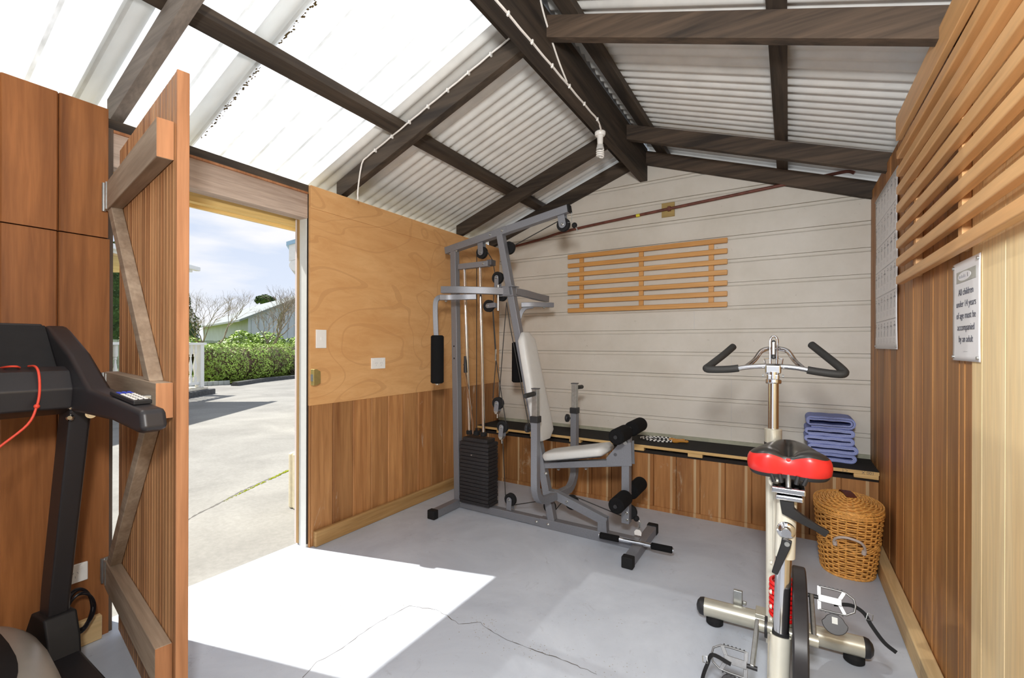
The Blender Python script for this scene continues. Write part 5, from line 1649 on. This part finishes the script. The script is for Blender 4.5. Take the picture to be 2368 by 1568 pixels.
lidm.sweep(path, [(0.0052 * math.cos(2 * math.pi * q / 6), 0.0036 * math.sin(2 * math.pi * q / 6)) for q in range(6)])
for k in range(3):
    path = [lidp(1.0, 2 * math.pi * i / 160) + Vector((0, 0, 0.005 * math.cos(22 * 2 * math.pi * i / 160 + k * 2.1))) for i in range(160)]
    lidm.sweep(path, [(0.0042 * math.cos(2 * math.pi * q / 6), 0.0042 * math.sin(2 * math.pi * q / 6)) for q in range(6)], closed=True)
lidm.grid([[lidp(f, 2 * math.pi * i / 40) - Vector((0, 0, 0.003)) for i in range(41)] for f in (0.01, 0.3, 0.6, 0.98)])
lo_ = build('lid', lidm, M['wicker'], wk, smooth=80)
q = build('leather_tab', MB().sweep(smooth_path([(0.262, 3.085, 0.398), (0.262, 3.05, 0.412), (0.272, 3.01, 0.414), (0.285, 2.965, 0.404)], 4), [(-0.024, -0.003), (0.024, -0.003), (0.024, 0.003), (-0.024, 0.003)]), M['leather'], wk, bevel=0.001)
q.parent = lo_
hd = smooth_path([opt(0.56, -1.98, 0.008), opt(0.62, -1.96, 0.022), opt(0.69, -1.80, 0.036), opt(0.71, -1.62, 0.04), opt(0.67, -1.44, 0.036), opt(0.57, -1.30, 0.022), opt(0.50, -1.28, 0.008)], 6)
build('rope_handle', MB().tube(hd, 0.0062, 10), M['rope_grey'], wk)
build('handle_binding', MB().tube([hd[0] + Vector((0, 0, -.012)), hd[2]], 0.0105, 10).tube([hd[-1] + Vector((0, 0, -.012)), hd[-3]], 0.0105, 10), M['rope_grey'], wk)

# ------------------------------------------------------------------ outdoors
GZ = -0.05
def st(o):
    o['kind'] = 'structure'
    return o
st(build('driveway', MB().box(-17.5, -2.53, -12.0, 26.0, GZ - 0.1, GZ).box(-2.53, 8.0, -12.0, YF - 0.1, GZ - 0.1, GZ), M['driveway']))
st(build('far_ground', MB().box(-90, -17.5, -40, 70, GZ - 0.12, GZ - 0.02), M['lawn']))
o = build('driveway_joint', strip([(-3.5, 1.2), (-3.591, 1.453), (-3.735, 1.68), (-3.79, 1.796), (-3.973, 2.087), (-4.114, 2.395), (-4.223, 2.667), (-4.5, 3.3)], 0.012, GZ + 0.001, 0.003, 5), M['crack'])
st(o)
mo = MB()
rnd = random.Random(12)
for i in range(170):
    t = rnd.random()
    p = Vector((-3.82, 1.85, 0)).lerp(Vector((-4.25, 2.72, 0)), t)
    s_ = rnd.uniform(0.004, 0.012) * (0.4 + t)
    mo.lathe((p.x + rnd.gauss(0, .006), p.y + rnd.gauss(0, .006), GZ), (0, 0, 1), [(s_, 0), (s_ * .9, s_ * .4), (s_ * .3, s_ * .6)], 6)
tag(build('moss_line', mo, M['moss'], stuff=True), 'yellow-green moss growing in the driveway joint', 'moss')

# kerb of dark asphalt in front of the hedge, timber edging, lawn behind
kp = [(-14.15, 7.2), (-14.5, 7.75), (-14.8, 8.2), (-15.2, 9.0), (-15.55, 10.1), (-15.95, 11.3), (-16.9, 13.4)]
mb = MB().sweep(smooth_path([(x, y, GZ + 0.06) for x, y in kp], 4), [(-0.12, -0.08), (0.12, -0.08), (0.1, 0.05), (-0.06, 0.06)])
tag(build('asphalt_kerb', mb, M['kerb']), 'low dark asphalt kerb curving along the foot of the hedge', 'kerb')
mb = MB()
for i in range(7):
    p = Vector((-14.9, 6.35, 0)).lerp(Vector((-14.75, 7.35, 0)), (i + 0.5) / 7)
    mb.box(p.x - 0.03, p.x + 0.03, p.y - 0.085, p.y + 0.085, GZ, GZ + 0.13)
tag(build('timber_edging', mb, M['fence_grey'], bevel=0.01), 'short timber garden edging of small upright boards', 'garden edging')
st(build('lawn', MB().add([(-13.0, 5.9, GZ + .03), (-14.95, 6.2, GZ + .04), (-14.75, 7.7, GZ + .04), (-15.3, 8.5, GZ + .04), (-17.4, 11.8, GZ + .06), (-18.8, 13.9, GZ + .05), (-40, 24, GZ + .05), (-40, -14, GZ + .05), (-13, -14, GZ + .03)], [tuple(range(9))]), M['lawn'], smooth=0))

def leaves(mb, n_, fn, size, rnd, asp=0.55):
    """scatter small bent leaf quads; fn(rnd) gives point and rough outward direction"""
    for _ in range(n_):
        p, nn = fn(rnd)
        nn = (nn + Vector((rnd.uniform(-1, 1), rnd.uniform(-1, 1), rnd.uniform(-0.6, 1))) * 0.9).normalized()
        a_ = nn.cross(Vector((rnd.uniform(-1, 1), rnd.uniform(-1, 1), rnd.uniform(-1, 1)))).normalized()
        b2 = nn.cross(a_)
        s_ = size * rnd.uniform(0.6, 1.3)
        mb.add([p - a_ * s_, p - b2 * s_ * asp, p + a_ * s_, p + b2 * s_ * asp], [(0, 1, 2, 3)])


# clipped hedge
def hedge_pt(u, a_, f):
    """u along the hedge, a_ around the section"""
    path = [(-15.75, 6.75), (-16.0, 8.1), (-16.6, 9.4), (-17.6, 10.7), (-18.6, 12.2), (-19.6, 13.8)]
    k = u * (len(path) - 1)
    i = min(int(k), len(path) - 2)
    p = Vector((path[i][0], path[i][1], 0)).lerp(Vector((path[i + 1][0], path[i + 1][1], 0)), k - i)
    d = (Vector((path[i + 1][0], path[i + 1][1], 0)) - Vector((path[i][0], path[i][1], 0))).normalized()
    sd = Vector((-d.y, d.x, 0)) * -1
    r_ = 0.78 * (1 + 0.10 * noise.noise(Vector((u * 14, a_ * 1.5, 3))))
    e_ = min(1, math.sqrt(max(0.0, min(u, 1.0) / 0.05)) if u < 0.05 else 1)
    zc = 0.62
    return p + sd * (r_ * math.cos(a_) * f * (0.35 + 0.65 * e_)) + Vector((0, 0, GZ + zc + 0.66 * math.sin(a_) * f * (0.9 + 0.1 * e_) * (1 + 0.05 * noise.noise(Vector((u * 20, 7, 1))))))
hg = thing('clipped_hedge', 'broad bright green clipped hedge beside the driveway', 'hedge', (-16.8, 9.6, GZ))
rnd = random.Random(21)
mb = MB()
def hf(rnd):
    u, a_ = rnd.random() ** 1.3, rnd.uniform(-1.3, 4.4)
    f = 1 - abs(rnd.gauss(0, 0.10))
    p = hedge_pt(u, a_, f)
    c_ = hedge_pt(u, a_, 0.0)
    return p, (p - c_).normalized()
leaves(mb, 15000, hf, 0.042, rnd, 0.5)
build('foliage', mb, M['leaf_hedge'], hg, smooth=0, stuff=True)
mb = MB().grid([[hedge_pt(i / 30, math.radians(q * 20 - 80), 0.80) for q in range(14)] for i in range(31)])
build('dense_core', mb, M['twig_brown'], hg, smooth=60)
mb = MB()
for i in range(420):
    u = rnd.random() ** 1.2
    a_ = rnd.uniform(-1.2, 0.4) if rnd.random() < 0.8 else rnd.uniform(-0.2, 1.0)
    b0 = hedge_pt(u, -1.2, 0.5); b0.z = GZ
    p = hedge_pt(min(1, max(0, u + rnd.uniform(-.02, .02))), a_, 0.99)
    mb.tube([b0, b0.lerp(p, 0.6) + Vector((0, 0, rnd.uniform(-.05, .02))), p], 0.008, 4, scales=[1, 0.7, 0.4])
build('twigs', mb, M['twig_brown'], hg, stuff=True)
# bare grey shrub end
bs = MB()
rnd = random.Random(31)
for i in range(700):
    c0 = Vector((-16.8 + rnd.uniform(-.3, .3), 11.4 + rnd.uniform(-.5, .8), GZ))
    p = c0 + Vector((rnd.uniform(-.35, .5), rnd.uniform(-.8, .6), rnd.uniform(0.25, 1.0)))
    bs.tube([c0, c0.lerp(p, 0.5) + Vector((0, 0, 0.12)), p], 0.007, 3, scales=[1, .7, .4], cap=False)
tag(build('bare_shrub', bs, M['twig']), 'leafless grey twiggy shrub at the far end of the hedge', 'shrub')

# lush low shrubs behind the hedge: three separate plants
def bush(name, label, c_, rx, ry, rz, n_, size, mat, seed, core=True, group=None):
    t = thing(name, label, 'bush' if 'tree' not in name else 'tree', (c_[0], c_[1], GZ), group)
    rnd = random.Random(seed)
    def bf(rnd):
        th, ph = rnd.uniform(0, 2 * math.pi), math.acos(rnd.uniform(-0.6, 1))
        d = Vector((math.sin(ph) * math.cos(th), math.sin(ph) * math.sin(th), math.cos(ph)))
        f = (1 - abs(rnd.gauss(0, 0.13))) * (1 + 0.22 * noise.noise(d * 2.2 + Vector((seed, 0, 0))))
        return Vector((c_[0] + rx * d.x * f, c_[1] + ry * d.y * f, c_[2] + rz * d.z * f)), d
    mb = MB()
    leaves(mb, n_, bf, size, rnd)
    build('foliage', mb, mat, t, smooth=0, stuff=True)
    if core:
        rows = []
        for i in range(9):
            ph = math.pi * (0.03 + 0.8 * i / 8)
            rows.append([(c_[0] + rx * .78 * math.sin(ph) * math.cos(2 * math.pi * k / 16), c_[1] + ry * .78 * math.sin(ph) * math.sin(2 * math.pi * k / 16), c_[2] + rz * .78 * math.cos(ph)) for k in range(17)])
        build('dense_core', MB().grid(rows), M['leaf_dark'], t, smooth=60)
    return t
bush('broadleaf_shrub', 'dark glossy green shrub behind the left end of the hedge', (-19.3, 10.1, 0.75), 0.9, 0.9, 0.95, 2600, 0.07, M['leaf_lush'], 5)
bush('broadleaf_shrub', 'yellow-green leafy shrub behind the middle of the hedge', (-20.6, 11.9, 0.75), 1.05, 0.95, 0.98, 3000, 0.075, M['leaf_lush'], 6)
bush('broadleaf_shrub', 'round bright leafy shrub behind the right end of the hedge', (-21.0, 14.1, 0.75), 1.1, 1.05, 1.0, 3000, 0.075, M['leaf_lush'], 7)
bush('broadleaf_shrub', 'thin leafy shrub in front of the pale paling fence', (-21.0, 8.9, 0.7), 0.95, 0.7, 0.85, 800, 0.07, M['leaf_lush'], 9, False)

# tall dark conifers
def conifer(label, x, y, h, r, seed, lean=0.0):
    t = thing('conifer_tree', label, 'tree', (x, y, GZ))
    rnd = random.Random(seed)
    def cf(rnd):
        zz = rnd.random() ** 1.2
        th = rnd.uniform(0, 2 * math.pi)
        rr = r * (1 - zz) ** 0.62 * (1 + 0.15 * noise.noise(Vector((th * 1.2, zz * 8, seed))))
        rr *= 1 - abs(rnd.gauss(0, 0.1))
        d = Vector((math.cos(th), math.sin(th), 0.3))
        return Vector((x + rr * math.cos(th), y + rr * math.sin(th), 0.25 + zz * h)), d
    mb = MB()
    leaves(mb, 7000, cf, 0.075, rnd)
    build('foliage', mb, M['leaf_dark'], t, smooth=0, stuff=True)
    rows = [[(x + r * .85 * (1 - i / 10) ** 0.62 * math.cos(2 * math.pi * k / 20), y + r * .85 * (1 - i / 10) ** 0.62 * math.sin(2 * math.pi * k / 20), 0.2 + h * 0.97 * i / 10) for k in range(21)] for i in range(11)]
    build('dense_core', MB().grid(rows), M['leaf_dark'], t, smooth=60)
    build('trunk', MB().cyl((x, y, GZ), (x, y, 1.0), 0.2, 12), M['twig_brown'], t)
    return t
conifer('tall dark conifer rising behind the veranda next to the open door', -24.83, 9.41, 5.7, 1.75, 3)
conifer('dark conifer seen in the gap between the door and the wall', -30.4, 9.5, 6.4, 2.2, 8)

# bare trees
def bare_tree(label, x, y, h, seed, spread=1.0, n0=5, r0=0.07):
    rnd = random.Random(seed)
    mb = MB()
    def grow(p, d, L, r, dep):
        q = p + d * L
        mid = p.lerp(q, 0.5) + Vector((rnd.uniform(-1, 1), rnd.uniform(-1, 1), rnd.uniform(-.5, .5))) * L * 0.07
        mb.tube([p, mid, q], r, 5 if dep < 3 else 3, scales=[1, .85, .68], cap=False)
        if dep >= 7 or r < 0.0022:
            return
        for _ in range(2 if rnd.random() < 0.3 else 3):
            nd = (d + Vector((rnd.uniform(-1, 1), rnd.uniform(-1, 1), rnd.uniform(-.35, .75))) * (0.62 if dep else 0.8) * spread).normalized()
            nd.z = nd.z * 0.9 + 0.10
            grow(q.lerp(p, rnd.uniform(0, .25)), nd.normalized(), L * rnd.uniform(0.66, 0.88), r * rnd.uniform(0.56, 0.68), dep + 1)
    base = Vector((x, y, GZ))
    grow(base, Vector((rnd.uniform(-.12, .12), rnd.uniform(-.12, .12), 1)).normalized(), h * 0.235, r0, 0)
    o = build('bare_tree', mb, M['twig'], smooth=80)
    return tag(o, label, 'tree')
bare_tree('wide leafless tree in front of the grey house, behind the hedge', -18.6, 10.9, 4.3, 11, 1.25, 5, 0.085)
bare_tree('leafless tree standing left of the grey house near the conifer', -18.0, 8.3, 3.9, 17, 1.2, 5, 0.06)
bare_tree('small leafless tree beyond the end of the white railing', -19.6, 7.2, 3.6, 23, 1.15, 5, 0.045)

# paling fence
fn = thing('paling_fence', 'pale grey paling fence behind the shrubs', 'fence', (-22.5, 8, GZ))
mb = MB()
fa, fb = Vector((-22.3, 2.0, 0)), Vector((-22.3, 17.0, 0))
for i in range(96):
    p = fa.lerp(fb, (i + .5) / 96)
    mb.box(p.x - .012, p.x + .012, p.y - .07, p.y + .07, GZ, 1.36 + 0.012 * math.sin(i * 2.3))
build('palings', mb, M['fence_grey'], fn, stuff=True)
build('fence_rail', MB().beam((-22.33, 2.0, 1.18), (-22.33, 17.0, 1.18), 0.05, 0.08).beam((-22.33, 2.0, 0.35), (-22.33, 17.0, 0.35), 0.05, 0.08), M['fence_grey'], fn)

# neighbouring grey house with a gable
hs = thing('neighbour_house', 'pale blue-grey weatherboard house with a low pitched roof beyond the fence', 'house', (-30, 17.5, GZ))
# gable end runs along g, the ridge runs back along r_
gA = Vector((-25.6, 13.2, 0)); g = Vector((0.28, 0.96, 0)).normalized(); r_ = Vector((-0.96, 0.28, 0)).normalized()
gA = Vector((-27.2, 14.6, 0))
Wg = 7.6; Lr = 16.0
PK = 4.55; EV = 2.75
def hp_(a_, b2, z): 
    p = gA + g * a_ + r_ * b2
    return Vector((p.x, p.y, z))
mb = MB().add([hp_(0, 0, GZ), hp_(Wg, 0, GZ), hp_(Wg, 0, EV), hp_(Wg / 2, 0, PK), hp_(0, 0, EV), hp_(0, Lr, GZ), hp_(Wg, Lr, GZ), hp_(Wg, Lr, EV), hp_(Wg / 2, Lr, PK), hp_(0, Lr, EV)],
    [(0, 1, 2, 3, 4), (9, 8, 7, 6, 5), (0, 4, 9, 5), (1, 6, 7, 2), (0, 5, 6, 1)])
build('walls', mb, M['house_wall'], hs, smooth=0)
def slab(a0, b0, z0, a1, b1, z1, th=0.12):
    q = [hp_(a0, b0, z0), hp_(a1, b0, z1), hp_(a1, b1, z1), hp_(a0, b1, z0)]
    return MB().add(q + [p + Vector((0, 0, th)) for p in q], [(0, 1, 2, 3), (7, 6, 5, 4), (0, 4, 5, 1), (1, 5, 6, 2), (2, 6, 7, 3), (3, 7, 4, 0)])
ovh = (PK - EV) / (Wg / 2)
build('roof_slope', slab(-0.5, -0.25, EV - 0.5 * ovh, Wg / 2, Lr + .2, PK), M['house_roof'], hs, smooth=0)
build('roof_slope', slab(Wg + 0.5, -0.25, EV - 0.5 * ovh, Wg / 2, Lr + .2, PK), M['house_roof'], hs, smooth=0)
mb = MB()
for i in range(19):
    a_ = Wg * (i + 0.5) / 19
    zt_ = EV + (PK - EV) * (1 - abs(a_ - Wg / 2) / (Wg / 2)) - 0.08
    mb.beam(hp_(a_, -0.03, GZ), hp_(a_, -0.03, zt_), 0.045, 0.03, tuple(r_))
build('cover_battens', mb, M['house_wall'], hs, smooth=0, stuff=True)
build('window', MB().beam(hp_(Wg * 0.63, -0.05, 2.2), hp_(Wg * 0.80, -0.05, 2.2), 0.04, 1.5), M['glass_dark'], hs)
build('window', MB().beam(hp_(Wg * 0.75, -0.05, 0.8), hp_(Wg * 0.9, -0.05, 0.8), 0.04, 0.8), M['glass_dark'], hs)
# far hilltop trees
for i, (lx, ly, hz, s_) in enumerate(((-62, 35.6, 7.3, 0.95), (-60, 38.6, 6.9, 0.8))):
    t = bush('distant_tree', ('larger', 'smaller')[i] + ' distant tree crown showing above the grey roof', (lx, ly, hz), s_, s_ * 1.4, s_ * 0.75, 700, 0.24, M['leaf_dark'], 40 + i)
    build('trunk', MB().cyl((lx, ly, GZ), (lx, ly, hz), 0.3, 10), M['twig_brown'], t)

# white veranda on the left: deck, balustrade, posts and roof corner
vc = Vector((-12.39, 5.60, 0)); vu = (Vector((-11.732, 4.657, 0)) - vc).normalized(); vw = Vector((vu.y, -vu.x, 0))
if vw.x > 0:
    vw = -vw
vd = thing('white_house', 'white house with a low deck, turned balustrade and wide eave left of the driveway', 'house', tuple(vc + Vector((0, 0, GZ))))
hb = vd
def V(a_, b2, z):
    p = vc + vu * a_ + vw * b2
    return Vector((p.x, p.y, z))
def vbox(a0, a1, b0, b1, z0, z1, mb=None):
    mb = mb or MB()
    q = [V(a, b_, z) for z in (z0, z1) for b_ in (b0, b1) for a in (a0, a1)]
    return mb.add(q, [(0, 2, 3, 1), (4, 5, 7, 6), (0, 1, 5, 4), (2, 6, 7, 3), (0, 4, 6, 2), (1, 3, 7, 5)])
build('deck', vbox(-0.05, 7.0, -0.05, 3.5, GZ + 0.13, 0.14), M['deck_wood'], vd, bevel=0.01)
build('deck_plinth', vbox(-0.18, 7.0, -0.16, 3.5, GZ - 0.02, GZ + 0.13), M['kerb'], vd, bevel=0.02)
build('end_post', vbox(0.02, 0.16, 0.0, 0.14, 0.14, 1.22), M['ext_white'], vd, bevel=0.01)
build('post_block', vbox(0.16, 0.20, 0.02, 0.12, 0.14, 0.20), M['ext_white'], vd, bevel=0.01)
build('top_rail', vbox(-0.05, 5.6, -0.02, 0.16, 1.18, 1.235), M['ext_white'], vd, bevel=0.008)
build('bottom_rail', vbox(0.1, 5.6, 0.03, 0.11, 0.21, 0.275), M['ext_white'], vd, bevel=0.006)
bal = None
for i in range(28):
    a_ = 0.275 + i * 0.158
    if bal is None:
        bp2 = V(a_, 0.07, 0.27)
        bal = build('baluster', MB().lathe(bp2, (0, 0, 1), [(.04, 0), (.04, .13), (.022, .145), (.034, .165), (.02, .19), (.028, .26), (.042, .36), (.038, .42), (.018, .56), (.016, .62), (.03, .64), (.018, .66), (.036, .69), (.04, .70), (.04, .915)], 12), M['ext_white'], vd)
    else:
        c_ = bal.copy()
        col.objects.link(c_)
        dl = V(a_, 0.07, 0.27) - bp2
        c_.location = dl
# side run of the balustrade going away
build('top_rail', vbox(-0.02, 0.16, 0.1, 3.4, 1.18, 1.235), M['ext_white'], vd, bevel=0.008)
# house with the veranda roof; its eave corner throws the shadow on the driveway
build('house_walls', vbox(6.6, 13.0, 3.5, 12.0, GZ, 2.9), M['ext_white'], hb)
build('verandah_roof', vbox(0.8, 13.0, -0.2, 12.0, 2.86, 2.98), M['ext_white'], hb, bevel=0.01)
build('roof_gutter', vbox(0.70, 13.0, -0.32, -0.2, 2.9, 3.0), M['ext_white'], hb, bevel=0.02)
build('soffit', vbox(0.85, 13.0, -0.15, 3.5, 2.83, 2.86), M['pine'], hb)
bp3 = [V(a, b_, z) for a, b_, z in ((0.8, -0.2, 2.98), (13, -0.2, 2.98), (13, 12, 2.98), (0.8, 12, 2.98), (5.0, 5.9, 4.6), (9.0, 5.9, 4.6))]
build('hip_roof', MB().add(bp3, [(0, 1, 5, 4), (1, 2, 5), (2, 3, 4, 5), (3, 0, 4), (0, 3, 2, 1)]), M['house_roof'], hb, smooth=0)
build('veranda_post', vbox(4.9, 5.0, 0.0, 0.1, 0.14, 2.86), M['ext_white'], hb, bevel=0.01)

# eave of the next outbuilding, right of the doorway
ev = thing('outbuilding_eave', 'white gable eave corner with a pale blue gutter beside the doorway', 'roof corner', (-5.8, 3.9, 2.3))
e0 = Vector((-5.66, 3.57, 0)); ee = Vector((0.62, 0.78, 0)).normalized(); ef = Vector((-0.78, 0.62, 0))
def E_(a_, b2, z):
    p = e0 + ee * a_ + ef * b2
    return Vector((p.x, p.y, z))
def ebox(a0, a1, b0, b1, z0, z1):
    q = [E_(a, b_, z) for z in (z0, z1) for b_ in (b0, b1) for a in (a0, a1)]
    return MB().add(q, [(0, 2, 3, 1), (4, 5, 7, 6), (0, 1, 5, 4), (2, 6, 7, 3), (0, 4, 6, 2), (1, 3, 7, 5)])
def slope_(a0, a1, z0, z1, th, b0, b1):
    q = [E_(a0, b0, z0), E_(a1, b0, z1), E_(a1, b1, z1), E_(a0, b1, z0)]
    return MB().add(q + [p + Vector((0, 0, th)) for p in q], [(0, 1, 2, 3), (7, 6, 5, 4), (0, 4, 5, 1), (1, 5, 6, 2), (2, 6, 7, 3), (3, 7, 4, 0)])
build('barge_board', slope_(0.0, 2.2, 2.30, 3.2, 0.22, -0.02, 0.02), M['ext_white'], ev, smooth=0)
build('roof_edge', slope_(-0.03, 2.2, 2.50, 3.42, 0.05, -0.05, 3.0), M['gutter_blue'], ev, smooth=0)
build('round_gutter', MB().cyl(E_(0.07, -0.02, 2.25), E_(0.07, 3.0, 2.25), 0.07, 20), M['ext_white'], ev)
build('side_wall', ebox(0.35, 2.2, 0.15, 3.0, GZ, 2.6), M['ext_white'], ev)

# cream case hung just outside the jamb
cs = thing('hard_case', 'cream plastic case standing outside the doorway jamb', 'case', (-3.15, 2.1, GZ))
mb = MB().box(-3.20, -3.08, 2.06, 2.42, GZ + 0.001, 0.36)
build('case_shell', MB().box(-3.26, -3.215, 2.05, 2.42, GZ + 0.001, 0.375), M['ext_cream'], cs, bevel=0.016)
build('case_lid', MB().box(-3.212, -3.16, 2.05, 2.42, GZ + 0.001, 0.375), M['ext_cream'], cs, bevel=0.016)
build('case_handle', MB().tube(smooth_path([(-3.214, 2.12, 0.37), (-3.214, 2.14, 0.405), (-3.214, 2.24, 0.412), (-3.214, 2.34, 0.405), (-3.214, 2.36, 0.37)], 4), 0.009, 8), M['ext_cream'], cs)
